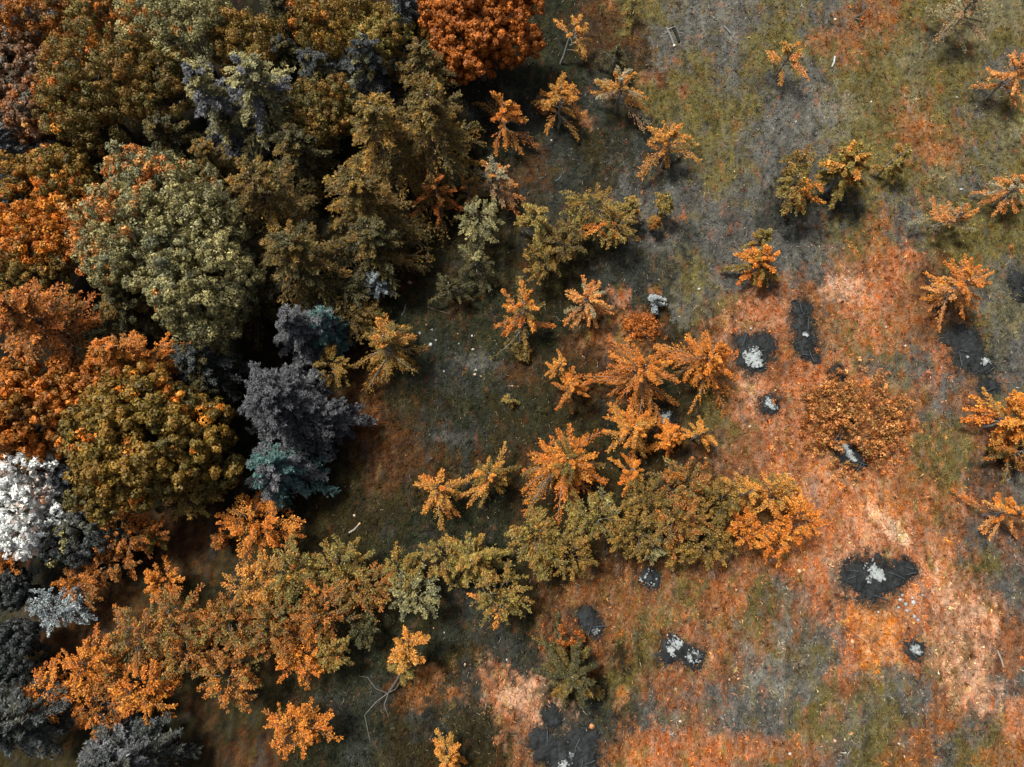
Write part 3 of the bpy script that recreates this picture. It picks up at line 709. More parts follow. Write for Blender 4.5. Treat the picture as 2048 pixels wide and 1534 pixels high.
conifer(566, 808, 92, 96, 8.2, 'plum', 'ragged slate purple conifer standing out from the wood edge', leaf=.14, lw=.08, droop=.34, n=120, pal2='plum', width=.34)
conifer(662, 832, 50, 44, 5.0, 'plum', 'slate grey conifer with spreading lower boughs right of the slate purple conifer', leaf=.12, lw=.07, droop=.35)
conifer(556, 938, 80, 66, 6.0, 'teal', 'dusky teal conifer at the lower end of the slate purple conifer', pal2='slate', leaf=.15, lw=.09, droop=.4)
G2 = 'smaller trees and bushes under the wood'
conifer(140, 962, 34, 40, 4.8, 'slate', 'small violet grey conifer beside the white blossoming tree', group=G2, leaf=.14, lw=.07)
deciduous(160, 1062, 64, 58, 5.4, 'smoke', 'grey bushy tree at the lower right of the white blossoming tree', group=G2, lobe=.5, clump=.18, accent=(-.4, .4, 'greyolive', .6))
shrub(268, 1062, 84, 54, 3.4, 'deep', 'rust orange bush under the golden olive dome', group=G2, accent=(.3, .6, 'pale', .3))
shrub(308, 1078, 22, 14, 2.6, 'yolive', 'little straw yellow bush on the edge of the rust orange bush', group=G2)
shrub(398, 992, 40, 44, 3.6, 'yolive', 'speckled olive bush at the foot of the golden olive dome', group=G2)
shrub(235, 1122, 44, 34, 2.6, 'deep', 'low orange bush below the rust orange bush', group=G2)
shrub(170, 1164, 40, 40, 2.6, 'deep', 'ragged orange bush above the silvery grey bush', group=G2)
shrub(22, 1110, 40, 34, 3.4, 'deep', 'dark rust bush below the white blossoming tree', group=G2)
deciduous(16, 1176, 36, 40, 4.2, 'darkslate', 'dark grey bushy tree at the picture edge below the dark rust bush', group=G2, lobe=.45, clump=.18)
shrub(128, 1214, 52, 42, 2.4, 'silver', 'silvery grey bush with spiky twigs on the dark brown turf', group=G2, leaf=.1, gaps=.35)
shrub(330, 1163, 36, 30, 2.2, 'orange', 'small round orange bush alone on the brown turf', group=G2)
shrub(443, 1082, 14, 20, 1.6, 'deep', 'tiny orange sprig left of the orange feathery bush', group=G2)
shrub(528, 1050, 86, 54, 3.2, 'orange', 'broad feathery orange bush at the foot of the teal conifer', group=G2, accent=(-.4, .4, 'palegold', .5))
deciduous(24, 1305, 46, 50, 4.4, 'darkslate', 'dim grey tree at the picture edge left of the hedgerow', group=G2, lobe=.5, clump=.18)
conifer(36, 1440, 82, 88, 6.6, 'smoke', 'grey tree with smoky clumps in the lower corner', group=G2, pal2='darkslate', leaf=.14, lw=.08, droop=.35)
conifer(248, 1516, 108, 62, 5.8, 'smoke', 'grey spreading tree at the lower picture edge below the hedgerow', group=G2, pal2='slate', leaf=.14, lw=.08, droop=.3)
shrub(668, 738, 34, 46, 3.4, 'golden', 'ochre bush right of the slate purple conifer', group=G2)
shrub(706, 638, 44, 36, 3.6, 'brown', 'brown olive bush between the silver spruce and the blue green conifer', group=G2)
shrub(690, 590, 50, 34, 4.2, 'darkolive', 'dark olive bush left of the silver spruce', group=G2)
star_tree(756, 572, 27, 34, 3.0, 'silver', 'silver blue young spruce against the dark wood edge', n=22, group='young trees along the wood edge', wood=BARKG, leaf=.1)
star_tree(778, 692, 66, 72, 4.0, 'golden', 'golden young conifer at the wood edge with a pale sidearm', n=34, group='young trees along the wood edge', pal2='palegold')
shrub(735, 642, 34, 26, 2.6, 'yolive', 'yellowish bush at the top of the golden young conifer', group=G2)

# ------------------------------------------------------------------ the hedgerow across the lower left
G3 = 'shrubs of the hedgerow'
shrub(118, 1385, 66, 58, 3.2, 'orange', 'bright orange shrub ending the hedgerow beside the grey corner tree')
shrub(205, 1322, 64, 58, 3.4, 'orange', 'orange shrub next to the end of the hedgerow', accent=(.4, .4, 'mixed', .5))
shrub(215, 1408, 72, 58, 3.0, 'deep', 'rusty shrub on the lower side of the hedgerow end')
shrub(292, 1268, 62, 58, 3.4, 'mixed', 'mottled orange and olive shrub sticking out of the upper hedgerow side')
shrub(300, 1372, 62, 56, 3.2, 'orange', 'orange shrub above the grey spreading tree in the hedgerow')
shrub(368, 1232, 60, 50, 3.4, 'mixed', 'olive tinted shrub on the upper hedgerow side below the small round orange bush')
shrub(385, 1300, 56, 46, 3.0, 'mixed', 'half orange half olive shrub beside a dark hole in the hedgerow')
shrub(468, 1232, 66, 56, 3.6, 'mixed', 'golden mottled shrub in the middle of the hedgerow')
shrub(470, 1345, 66, 66, 3.2, 'mixed', 'drooping orange olive shrub at the lowest bulge of the hedgerow', accent=(0, -.6, 'orange', .5))
shrub(520, 1165, 52, 52, 3.6, 'palegold', 'pale golden shrub with upright shoots on the upper hedgerow side')
shrub(560, 1252, 66, 58, 3.6, 'mixed', 'dense mottled shrub at the heart of the hedgerow')
shrub(600, 1142, 56, 56, 3.8, 'yolive', 'olive shrub below the broad feathery orange bush', accent=(.3, -.3, 'orange', .4))
shrub(610, 1308, 56, 42, 2.8, 'orange', 'orange fringed shrub on the lower hedgerow side')
shrub(655, 1215, 66, 52, 3.6, 'mixed', 'copper shrub where the hedgerow narrows', accent=(0, -.5, 'deep', .5))
shrub(668, 1302, 34, 36, 2.6, 'yolive', 'small yellow olive shrub at the lower fringe of the hedgerow')
shrub(690, 1132, 52, 46, 3.4, 'yolive', 'dark hollowed olive shrub on the upper side of the narrow hedgerow')
shrub(738, 1180, 52, 46, 3.2, 'mixed', 'rust bottomed shrub in the narrow hedgerow')
shrub(732, 1262, 30, 26, 2.0, 'darkolive', 'dull dark shrub detached below the narrow hedgerow')
shrub(808, 1140, 40, 52, 3.2, 'yolive', 'yellow grey shrub with a twig pointing up in the narrow hedgerow')
shrub(832, 1188, 52, 44, 3.2, 'greyolive', 'greyish olive shrub above the leaning half dead tree')
shrub(888, 1115, 42, 42, 3.0, 'yolive', 'olive shrub before the dark gap near the hedgerow end')
star_tree(945, 1120, 62, 56, 3.8, 'yolive', 'feathery olive tree at the right end of the lower hedgerow', n=28, group=G3, leaf=.13, lw=.06)
shrub(1000, 1190, 54, 58, 3.4, 'yolive', 'rounded olive shrub ending the lower hedgerow on the right', accent=(-.3, .1, 'orange', .3))

# the second hedgerow in the middle
G4 = 'shrubs of the middle hedgerow'
shrub(1072, 1066, 52, 44, 3.2, 'yolive', 'olive shrub at the left tip of the middle hedgerow', group=G4)
shrub(1140, 1110, 50, 44, 2.8, 'golden', 'brownish shrub hanging off the middle hedgerow', group=G4)
shrub(1088, 1112, 40, 34, 2.6, 'yolive', 'little olive shrub below the left tip of the middle hedgerow', group=G4)
shrub(1188, 1032, 54, 44, 3.4, 'yolive', 'grey tipped olive shrub below the largest star shaped tree', group=G4, accent=(.5, .5, 'greyolive', .5))
shrub(1262, 1062, 54, 50, 3.4, 'golden', 'golden olive shrub above the round black fire scar', group=G4)
shrub(1290, 1000, 46, 40, 3.4, 'golden', 'golden shrub bulging from the top of the middle hedgerow', group=G4)
shrub(1365, 968, 50, 40, 3.8, 'mixed', 'orange olive shrub with upright shoots topping the middle hedgerow', group=G4)
shrub(1350, 1040, 58, 48, 3.6, 'mixed', 'thick mottled shrub in the centre of the middle hedgerow', group=G4)
shrub(1408, 1082, 48, 44, 3.0, 'golden', 'ochre shrub on the lower side of the middle hedgerow', group=G4)
shrub(1430, 1008, 44, 44, 3.4, 'golden', 'golden shrub beside the twin bright orange trees', group=G4)
shrub(1300, 1092, 26, 30, 2.2, 'greyolive', 'small grey olive shrub hanging towards the round black fire scar', group=G4)
star_tree(1488, 985, 44, 40, 3.4, 'palegold', 'feathery orange olive tree above the twin bright orange trees', n=20, group=G4)
shrub(1484, 1060, 32, 42, 2.8, 'orange', 'bright orange bush on the left side of the brown hollow', group=G4)
shrub(1548, 985, 44, 36, 3.4, 'palegold', 'orange and green bush on top of the brown hollow', group=G4, accent=(-.5, .5, 'yolive', .5))
shrub(1588, 1035, 42, 42, 3.2, 'orange', 'bright orange bush on the right end of the middle hedgerow', group=G4)
shrub(1545, 1085, 34, 34, 2.6, 'orange', 'vivid orange bush at the foot of the right end of the middle hedgerow', group=G4)
shrub(1352, 1108, 26, 24, 2.0, 'golden', 'small straggly ochre shrub under the middle hedgerow', group=G4)

# ------------------------------------------------------------------ young trees in the clearing
star_tree(1148, 76, 42, 50, 2.8, 'palegold', 'thin lopsided orange tree near the rust red tree', n=15, missing=[(250, 30), (150, 25)], base=(1120, 128))
star_tree(1118, 206, 48, 56, 3.2, 'palegold', 'palm like golden tree between orange leaf patches', n=24, missing=[(265, 25)], base=(1116, 258))
star_tree(1008, 240, 46, 62, 3.4, 'orange', 'ragged orange tree closest to the tall edge of the wood', n=22, pal2='palegold', missing=[(180, 25), (315, 15)])
star_tree(1240, 186, 48, 52, 3.2, 'palegold', 'pale golden tree right of the palm like golden tree', n=22, pal2='fade', missing=[(265, 20)])
star_tree(1228, 118, 24, 26, 2.2, 'darkolive', 'small dull olive bush above the pale golden tree', n=14)
star_tree(1264, 20, 14, 42, 1.8, 'yolive', 'thin yellowish sapling at the top edge of the clearing', n=10)
star_tree(1334, 286, 52, 46, 3.3, 'palegold', 'golden tree with drooping combed branches on the grey turf', n=22, base=(1323, 334), missing=[(95, 12), (320, 12)])
star_tree(1572, 124, 48, 48, 3.0, 'palegold', 'light orange tree with open arms at the upper right', n=17, pal2='pale', base=(1553, 150), missing=[(215, 22), (60, 15)])
star_tree(2022, 150, 54, 48, 3.6, 'pale', 'pale orange tree cut by the picture edge beside the faded tree', n=26)
star_tree(1924, 28, 54, 54, 3.6, 'fade', 'faded grey olive tree at the top of the clearing', n=28)
star_tree(990, 368, 56, 54, 3.2, 'fade', 'half grey half orange tree left of the grey track', n=20, pal2='pale', missing=[(150, 20), (60, 12)])
star_tree(936, 384, 24, 44, 2.8, 'mixed', 'slim brownish tree between the wood edge and the half grey tree', n=14)
shrub(1590, 384, 44, 46, 3.6, 'yolive', 'round olive bush with a golden lower side and a grey stem', name='bushy_tree', cat='tree', group='bushy olive trees in the clearing', accent=(0, -.7, 'orange', .7), gaps=.08)
shrub(1588, 332, 30, 24, 3.4, 'olive', 'small olive crown right above the round olive bush', name='bushy_tree', cat='tree', group='bushy olive trees in the clearing')
star_tree(1692, 338, 40, 70, 4.2, 'yolive', 'tall forked olive tree right of the round olive bush', n=34, group='bushy olive trees in the clearing', pal2='palegold', leaf=.14, lw=.08, width=.36, missing=[(0, 18), (215, 15)])
star_tree(1796, 322, 32, 28, 2.8, 'yolive', 'small olive tree on a long thin stem right of the forked tree', n=16, group='bushy olive trees in the clearing', base=(1752, 352), leaf=.13, lw=.07)
star_tree(1518, 526, 46, 40, 2.8, 'orange', 'golden orange tree with a pointed olive leader on the grey turf', n=24, lw=.08, pal2='golden', base=(1512, 560))
star_tree(1522, 478, 16, 24, 3.0, 'yolive', 'narrow olive spire standing behind the golden orange tree', n=14, lw=.07)
shrub(1326, 412, 18, 26, 2.2, 'yolive', 'slim little olive tree alone on the grey turf', name='bushy_tree', cat='tree', group='bushy olive trees in the clearing', gaps=.05)
shrub(1308, 448, 10, 16, 1.4, 'mixed', 'wispy sprig at the foot of the slim little olive tree', name='sapling', cat='sapling', group='saplings in the clearing')
star_tree(1900, 444, 54, 42, 2.6, 'pale', 'sparse salmon tree with a bleached centre at the right', n=15, pal2='fade', base=(1862, 452), missing=[(195, 20), (240, 14)])
star_tree(1916, 575, 54, 62, 3.6, 'pale', 'salmon orange tree leaning away from a grey stem at the right', n=30, pal2='orange', base=(1864, 612))
star_tree(2022, 384, 48, 38, 2.8, 'pale', 'pale salmon tree cut by the picture edge above the sparse tree', n=20, pal2='fade')
star_tree(1048, 625, 64, 66, 3.2, 'orange', 'orange tree with curved arms and a short leader in the dark turf', n=24, pal2='golden', missing=[(50, 14), (130, 14)], base=(1040, 690))
star_tree(1174, 606, 58, 42, 2.8, 'pale', 'salmon and cream tree left of the silver sapling', n=24, pal2='fade')
star_tree(1308, 602, 18, 22, 1.3, 'silver', 'tiny silver white sapling with an orange tip on the grey turf', n=11, group='saplings in the clearing', wood=BARKG, leaf=.09)
star_tree(1278, 748, 86, 78, 4.2, 'orange', 'large orange tree in the row of three left of the black ash heap', n=44, pal2='deep')
star_tree(1410, 722, 66, 74, 3.8, 'orange', 'orange tree beside the black ash heap', n=34, pal2='deep', missing=[(60, 10)])
star_tree(1118, 738, 32, 30, 2.6, 'palegold', 'small pale orange tree atop the deep orange tree', n=14)
star_tree(1142, 780, 44, 40, 3.0, 'orange', 'deep orange tree left of the large orange tree', n=22, pal2='deep')
star_tree(1130, 926, 92, 80, 4.4, 'orange', 'largest star shaped tree with dozens of rayed branches', n=48, pal2='golden')
star_tree(1262, 862, 52, 58, 3.6, 'palegold', 'orange star shaped tree below the large orange tree', n=28, pal2='orange', missing=[(250, 14)])
star_tree(1262, 945, 32, 44, 2.6, 'orange', 'trailing orange tree under the orange star shaped tree', n=14, missing=[(0, 30)])
star_tree(1338, 876, 32, 30, 2.6, 'orange', 'small orange tree just below the round white ash heap', n=18, lw=.07)
star_tree(1396, 872, 38, 36, 2.6, 'palegold', 'small ragged golden tree right of the small orange tree', n=16, missing=[(230, 30)])
star_tree(980, 952, 52, 60, 3.4, 'palegold', 'golden star shaped tree with clean rays left of the largest one', n=30, pal2='golden', missing=[(128, 9), (330, 6)])
star_tree(878, 980, 46, 58, 3.2, 'palegold', 'golden tree with a split crown at the left end of the star shaped trees', n=22, pal2='orange', missing=[(105, 18), (190, 25)])
star_tree(2012, 1026, 62, 42, 3.0, 'pale', 'thin orange tree at the picture edge right of the pale streak', n=17, pal2='orange', missing=[(270, 25)])
star_tree(2026, 838, 60, 68, 4.0, 'orange', 'layered orange tree at the picture edge right of the bronze bush', n=32, pal2='palegold', lw=.08)
star_tree(2030, 905, 42, 46, 3.0, 'mixed', 'olive and rust tree under the layered orange tree', n=20)
shrub(604, 1452, 60, 44, 2.8, 'orange', 'orange bush alone on the dark turf below the hedgerow', group='bushes in the clearing', gaps=.1)
star_tree(896, 1514, 30, 38, 2.2, 'palegold', 'small forked golden tree at the lower picture edge', n=14)
star_tree(1140, 1345, 66, 72, 3.0, 'darkolive', 'dark olive bush with limp shoots below the rust cap', n=40, group='bushes in the clearing', pal2='brown', leaf=.14, lw=.06)
sprawl(1122, 1274, 44, 26, 1.3, 'rust', 'flat rust coloured cap above the dark olive bush', 'bushes in the clearing', n=200, clump=.13, leaf=.09, hole=.05)
star_tree(1072, 446, 34, 54, 3.2, 'yolive', 'upright olive tree standing over the column of dull bushes', n=26, group='bushy olive trees in the clearing', lw=.07)
shrub(1084, 528, 34, 42, 2.8, 'golden', 'dull golden bush below the upright olive tree', group='bushes in the clearing')
shrub(1126, 498, 34, 34, 2.6, 'brown', 'brown bush right of the dull golden bush', group='bushes in the clearing')
shrub(1178, 424, 52, 40, 3.4, 'yolive', 'arched olive tree with a dark hollow on the grey turf', name='bushy_tree', cat='tree', group='bushy olive trees in the clearing')
shrub(1222, 462, 42, 38, 3.0, 'yolive', 'olive tree with a golden flank beside the arched olive tree', name='bushy_tree', cat='tree', group='bushy olive trees in the clearing', accent=(-.6, -.2, 'orange', .7))
star_tree(1252, 420, 26, 32, 2.8, 'yolive', 'leaning olive top above the olive tree with a golden flank', n=16, group='bushy olive trees in the clearing', lw=.07)
shrub(1142, 468, 30, 30, 2.6, 'olive', 'low olive bush left of the dark hollow', group='bushes in the clearing')
shrub(960, 450, 42, 40, 3.4, 'greyolive', 'grey green bush in the shade left of the upright olive tree', group='bushes in the clearing', gaps=.1)
star_tree(952, 530, 34, 46, 2.8, 'darkolive', 'straggling dark bush below the grey green bush', n=20, group='bushes in the clearing', pal2='greyolive')
star_tree(900, 580, 36, 40, 2.4, 'darkolive', 'twiggy dark bush beside the fallen branch', n=16, group='bushes in the clearing')
star_tree(1018, 800, 14, 22, 1.0, 'yolive', 'tiny yellow green seedling in the middle of the dark turf', n=8, group='saplings in the clearing', leaf=.08)
shrub(1044, 706, 18, 16, .7, 'olive', 'flat grey olive tuft below the orange tree with curved arms', name='tuft', cat='tuft', group='saplings in the clearing')
sprawl(1706, 836, 108, 100, 1.5, 'bronze', 'broad bronze bush sprawling over a charred trough', 'bushes in the clearing', n=900, clump=.17, leaf=.115, hole=.07)
sprawl(1284, 652, 38, 24, .6, 'rust', 'low red orange mound above the large orange tree', 'bushes in the clearing', n=170, clump=.12, leaf=.09, hole=.03)
sprawl(1718, 22, 28, 22, .9, 'rust', 'small rust bush at the top edge near the pale round stone', 'bushes in the clearing', n=90, clump=.13, leaf=.09, hole=.1)

# ------------------------------------------------------------------ the leaning, half dead tree
def sticks(root, name, paths, r, mat=M_BARK, col=BARK):
    for p in paths:
        mb = MB()
        p = np.array(p, float)
        tube(mb, p, np.linspace(r, r * .35, len(p)), col, 5)
        mb.build(name, mat, root, smooth=True)
b = at(778, 1384, 0); b[2] = gz(b[0], b[1])
root = thing('leaning_tree', b, 'leaning half dead tree with a golden top and bare lower limbs', 'tree')
NSEED[0] += 1; rr_ = np.random.default_rng(NSEED[0])
top = at(818, 1275, 2.4) - b
mb = MB(); tt = np.linspace(0, 1, 7)[:, None]
tube(mb, top * tt + np.array([.2, -.1, .35]) * np.sin(tt * 3.14), np.linspace(.075, .02, 7), BARK, 6)
mb.build('trunk', M_BARK, root, smooth=True)
for k in range(22):
    f = .4 + .6 * (k + .5) / 22
    mb = MB()
    bough(mb, top * f + np.array([.2, -.1, .35]) * math.sin(f * 3.14), k * 2.4 + rr_.normal() * .2, .35 + f * .4, (.95 if f > .7 else .55) * rr_.uniform(.7, 1.2), 'palegold' if f > .6 else 'yolive', rr_, droop=.25, twigs=8)
    mb.build('branch', M_LEAF, root)
sticks(root, 'bare_limb', [[(0, 0, .3), (-.5, .25, .6), (-.85, .75, .8), (-1.15, .8, .9)], [(0, 0, .2), (-.5, -.35, .35), (-1.0, -.9, .3), (-.8, -1.6, .35), (-.7, -2.0, .3)], [(0, 0, .25), (.4, .25, .7), (.75, .75, .9)], [(0, 0, .2), (-.15, -.5, .3), (.05, -.9, .35)]], .024, col=BARKG * .55)

# ------------------------------------------------------------------ fire scars: heaps of charcoal with ash on them
def field_mesh(name, parent, b, discs, cell, mat, colf, hgt, seed, rough=.35, fine=.25, thr=0., z0=.0, hole=None, ff=6.):
    """low ragged heap: discs (x, y, r in metres from b); height grows inward from the ragged rim"""
    d = np.array(discs, float)
    x0, x1 = (d[:, 0] - d[:, 2]).min() - .3, (d[:, 0] + d[:, 2]).max() + .3
    y0, y1 = (d[:, 1] - d[:, 2]).min() - .3, (d[:, 1] + d[:, 2]).max() + .3
    xs, ys = np.arange(x0, x1, cell), np.arange(y0, y1, cell)
    X, Y = np.meshgrid(xs, ys)
    F = np.full(X.shape, -9.)
    for (cx, cy, r) in d:
        F = np.maximum(F, 1 - np.hypot(X - cx, Y - cy) / r)
    if hole:
        F = np.minimum(F, np.hypot(X - hole[0], Y - hole[1]) / hole[2] - 1)
    q_ = float(np.clip(.5 / d[:, 2].mean(), .8, 3))
    F = F + rough * fbm((X + seed) * 2.2 * q_, (Y + seed) * 2.2 * q_, seed) * 2 * .6 + fine * fbm((X - seed) * ff * q_, (Y + seed) * ff * q_, seed + 5) * 2 * .6
    Z = z0 + hgt * (1 - np.exp(-np.clip(F - thr, 0, 3) * 2.2)) * (1 + 1.5 * fbm(X * 4, Y * 4, seed + 9) + .5 * fbm(X * 13, Y * 13, seed + 4)) - .03 * (F < thr)
    X = X + .3 * cell * (_hash(np.arange(X.size).reshape(X.shape), np.zeros(X.shape, int), seed) - .5)
    keep = (F[:-1, :-1] > thr) | (F[1:, :-1] > thr) | (F[1:, 1:] > thr) | (F[:-1, 1:] > thr)
    ii = np.arange(X.size).reshape(X.shape)
    f = np.stack([ii[:-1, :-1], ii[:-1, 1:], ii[1:, 1:], ii[1:, :-1]], -1)[keep]
    if len(f) == 0: return None
    gzz = ground_z((X + b[0]).ravel(), (Y + b[1]).ravel()) - b[2]
    v = np.stack([X.ravel(), Y.ravel(), Z.ravel() + gzz + .02], 1)
    used = np.unique(f); remap = np.zeros(len(v), int); remap[used] = np.arange(len(used))
    mb = MB(); cen = v[f].mean(1)
    mb.add(v[used], remap[f], colf(cen, F.ravel()[f].mean(1), seed))
    return mb.build(name, mat, parent, smooth=False)
def charcol(cen, F, seed):
    n = fbm(cen[:, 0] * 3, cen[:, 1] * 3, seed + 31) + .6 * fbm(cen[:, 0] * 11, cen[:, 1] * 11, seed + 37)
    base = np.array(lin((31, 36, 38))) * .42
    return base * np.clip(1 + 2.2 * n[:, None] + 3.5 * np.clip(n[:, None] - .25, 0, 1), .25, 6.0)
def ashcol(cen, F, seed):
    n = np.clip(.5 + 1.5 * fbm(cen[:, 0] * 6, cen[:, 1] * 6, seed + 3) + .6 * F, .12, 1)
    return np.array(lin((212, 220, 222)))[None] * (n[:, None] ** 1.4) * .34
SEEDS = [300]
def fire_scar(discs, label, ash=(), sticks_n=3, group='black fire scars on the turf', rough=.4, ring=None):
    """discs, ash: (x, y, r) in photograph pixels"""
    SEEDS[0] += 7; sd_ = SEEDS[0]
    m = np.mean([q[:2] for q in discs], 0)
    rough = rough * 1.5
    b = at(m[0], m[1]); b[2] = gz(b[0], b[1])
    s = m_per_px(b)
    root = thing('fire_scar', b, label, 'fire scar', group)
    def loc(ds): return [(at(q[0], q[1])[0] - b[0], at(q[0], q[1])[1] - b[1], q[2] * s) for q in ds]
    ds = loc(discs)
    field_mesh('charcoal', root, b, ds, .05, M_CHAR, charcol, .12, sd_, rough=rough, fine=1.0, thr=.1)
    for k, q in enumerate(loc(ash)):
        hole = (q[0], q[1], q[2] * .42) if ring is not None and k in ring else None
        ao = field_mesh('ash', root, b, [(q[0], q[1], q[2] * .95)], .03, M_ASH, ashcol, .02, sd_ + 2 + k, rough=1.1, fine=1.9, thr=.5, z0=.17, hole=hole, ff=11.)
        if ao: ao['kind'] = 'stuff'
    r_ = np.random.default_rng(sd_)
    mb = MB(); crumbs = []
    for q in ds:
        k_ = int(60 + 260 * q[2] ** 2); aa_ = r_.uniform(0, 6.28, k_); ra = q[2] * (.75 + np.abs(r_.normal(size=k_)) * .32)
        crumbs.append(np.stack([q[0] + ra * np.cos(aa_), q[1] + ra * np.sin(aa_)], 1))
    cr_ = np.concatenate(crumbs); zc = ground_z(cr_[:, 0] + b[0], cr_[:, 1] + b[1]) - b[2] + .05
    leaves(mb, np.column_stack([cr_, zc]), r_.normal(size=(len(cr_), 3)) * .5 + np.array([0, 0, 1.]), r_.uniform(.04, .1, len(cr_)), r_.uniform(.03, .07, len(cr_)), lin((34, 38, 40)) * np.exp(r_.normal(size=(len(cr_), 1)) * .5) * .7, rng=r_)
    cm = mb.build('charcoal_crumbs', M_CHAR, root); cm['kind'] = 'stuff'
    for k in range(sticks_n):
        q = ds[r_.integers(len(ds))]; a_ = r_.uniform(0, 6.28); p = np.array([q[0], q[1], .17]) + np.append(r_.normal(size=2) * q[2] * .35, 0)
        e = np.array([math.cos(a_), math.sin(a_), .06]) * r_.uniform(.18, .4)
        mb = MB(); tube(mb, [p - e, p + r_.normal(size=3) * .02, p + e], [.03, .028, .018], lin((60, 66, 70)) * .7, 5)
        mb.build('charred_stick', M_CHAR, root, smooth=True)
    return root
fire_scar([(1505, 708, 38), (1488, 684, 18), (1530, 690, 22), (1508, 722, 26)], 'black ash heap with a white crust beside the orange tree', ash=[(1507, 716, 22), (1500, 722, 14), (1514, 726, 14)])
fire_scar([(1603, 620, 22), (1604, 650, 25), (1610, 685, 24), (1614, 708, 14)], 'long upright charred strip above the small burnt spots', sticks_n=4, ash=[(1610, 670, 7)])
fire_scar([(1632, 720, 9)], 'tiny burnt speck at the foot of the long charred strip', sticks_n=0)
fire_scar([(1672, 746, 16), (1680, 756, 9)], 'small burnt spot right above the broad bronze bush', sticks_n=1)
fire_scar([(1537, 810, 22)], 'round burnt spot with a slanted white ash streak on the orange turf', ash=[(1535, 806, 11), (1542, 814, 10)], sticks_n=2)
fire_scar([(1330, 838, 20)], 'round burnt spot with bluish white ash above the small orange tree', ash=[(1329, 836, 13), (1326, 844, 9), (1336, 830, 7)], sticks_n=2)
fire_scar([(1674, 888, 14), (1690, 905, 24), (1708, 920, 22), (1722, 928, 12)], 'charred trough with shiny ash under the broad bronze bush', ash=[(1688, 896, 11), (1696, 908, 12), (1704, 918, 8)], sticks_n=5)
fire_scar([(1920, 682, 36), (1940, 700, 34), (1932, 715, 26), (1962, 728, 22), (1976, 736, 12)], 'big ragged charred patch at the right below the salmon tree', ash=[(1968, 724, 10), (1932, 716, 5)], sticks_n=4)
fire_scar([(1715, 1152, 36), (1752, 1152, 42), (1790, 1150, 30), (1812, 1140, 20), (1742, 1182, 26)], 'largest charred patch with a white ash streak on the orange slope', ash=[(1742, 1138, 18), (1750, 1150, 16), (1732, 1160, 9), (1758, 1156, 8)], sticks_n=6)
fire_scar([(1300, 1156, 23)], 'round black fire scar with a pale ash ring below the middle hedgerow', ash=[(1300, 1155, 17)], ring=[0], sticks_n=0, rough=.15)
fire_scar([(1174, 1235, 20), (1184, 1248, 18), (1194, 1262, 14)], 'oblong bluish black burnt streak above the rust cap', ash=[(1192, 1262, 8)], sticks_n=2)
fire_scar([(1345, 1294, 24), (1338, 1310, 20), (1362, 1304, 18), (1386, 1316, 22)], 'kidney shaped twin fire scar with two ash crusts', ash=[(1348, 1286, 16), (1342, 1300, 12), (1387, 1314, 15)], ring=[2], sticks_n=3, rough=.2)
fire_scar([(1829, 1300, 21)], 'round burnt spot with a white ash cap at the lower right', ash=[(1826, 1296, 11), (1832, 1303, 9)], sticks_n=2)
fire_scar([(1075, 1482, 22), (1095, 1500, 30), (1130, 1520, 40), (1160, 1490, 34), (1178, 1530, 26), (1170, 1475, 18)], 'wide sooty patch at the lower picture edge', ash=[(1128, 1528, 13), (1140, 1510, 7)], sticks_n=6, rough=.6)
fire_scar([(1102, 1432, 18), (1112, 1440, 12)], 'blurred sooty smudge above the wide sooty patch', sticks_n=0, rough=.8)
fire_scar([(2036, 560, 20), (2042, 588, 18)], 'charred patch cut by the picture edge right of the salmon tree', sticks_n=1)
fire_scar([(1972, 776, 16), (1985, 772, 14)], 'faint charred spot left of the layered orange tree', sticks_n=1, rough=.7)
fire_scar([(1702, 846, 12)], 'small sooty hole inside the broad bronze bush', sticks_n=0)

# ------------------------------------------------------------------ logs, sticks and stones
def log(p0, p1, r, col, label, stubs=(), name='log', cat='log', end=None):
    a, e = at(*p0), at(*p1)
    b = (a + e) / 2; b[2] = gz(b[0], b[1])
    a = a - b; e = e - b; a[2] = e[2] = r * .8
    root = thing(name, b, label, cat, 'sticks and logs lying on the turf')
    mb = MB(); mid = (a + e) / 2 + np.array([.04, -.03, 0])
    tube(mb, [a, mid, e], [r, r * .95, r * .8], lin(col) * .36, 6)
    mb.build('wood', M_BARK, root, smooth=True)
    if end is not None:
        d = nrm(e - a); mb = MB(); tube(mb, [e + d * .005, e + d * .09], [r * 1.05, r * 1.0], lin(end) * .75, 6); mb.build('cut_end', M_STONE, root)
    for (sx, sy) in stubs:
        q = at(sx, sy) - b; q[2] = .15
        f = np.clip(np.dot(q - a, e - a) / np.dot(e - a, e - a), .05, .95)
        mb = MB(); tube(mb, [a + (e - a) * f, q], [r * .5, r * .25], lin(col) * .7, 5); mb.build('stub', M_BARK, root, smooth=True)
    return root
log((1333, 55), (1348, 90), .07, (150, 150, 150), 'forked grey log with a cream cut end on the upper grey turf', stubs=[(1350, 55), (1328, 67)], end=(250, 225, 200))
log((1345, 52), (1358, 84), .09, (52, 54, 58), 'dark bar shaped as the shadow along the forked grey log')  # the forked log's shadow, modelled as a dark bar
log((1448, 53), (1462, 70), .06, (150, 152, 155), 'short grey log right of the forked log')
log((1669, 114), (1663, 135), .06, (225, 232, 235), 'white birch stick at the upper right')
log((1631, 520), (1641, 500), .05, (120, 105, 95), 'dead twig stump on the grey turf above the long charred strip', stubs=[(1648, 498), (1632, 508)], name='stump', cat='stump')
log((699, 1066), (719, 1049), .05, (205, 195, 185), 'pale peeled stick on the dark turf above the hedgerow', stubs=[(722, 1048)], end=(235, 160, 120))
log((855, 615), (905, 630), .03, (120, 100, 85), 'thin fallen branch on the dark turf below the twiggy bush', stubs=[(856, 598)], name='fallen_branch', cat='branch')
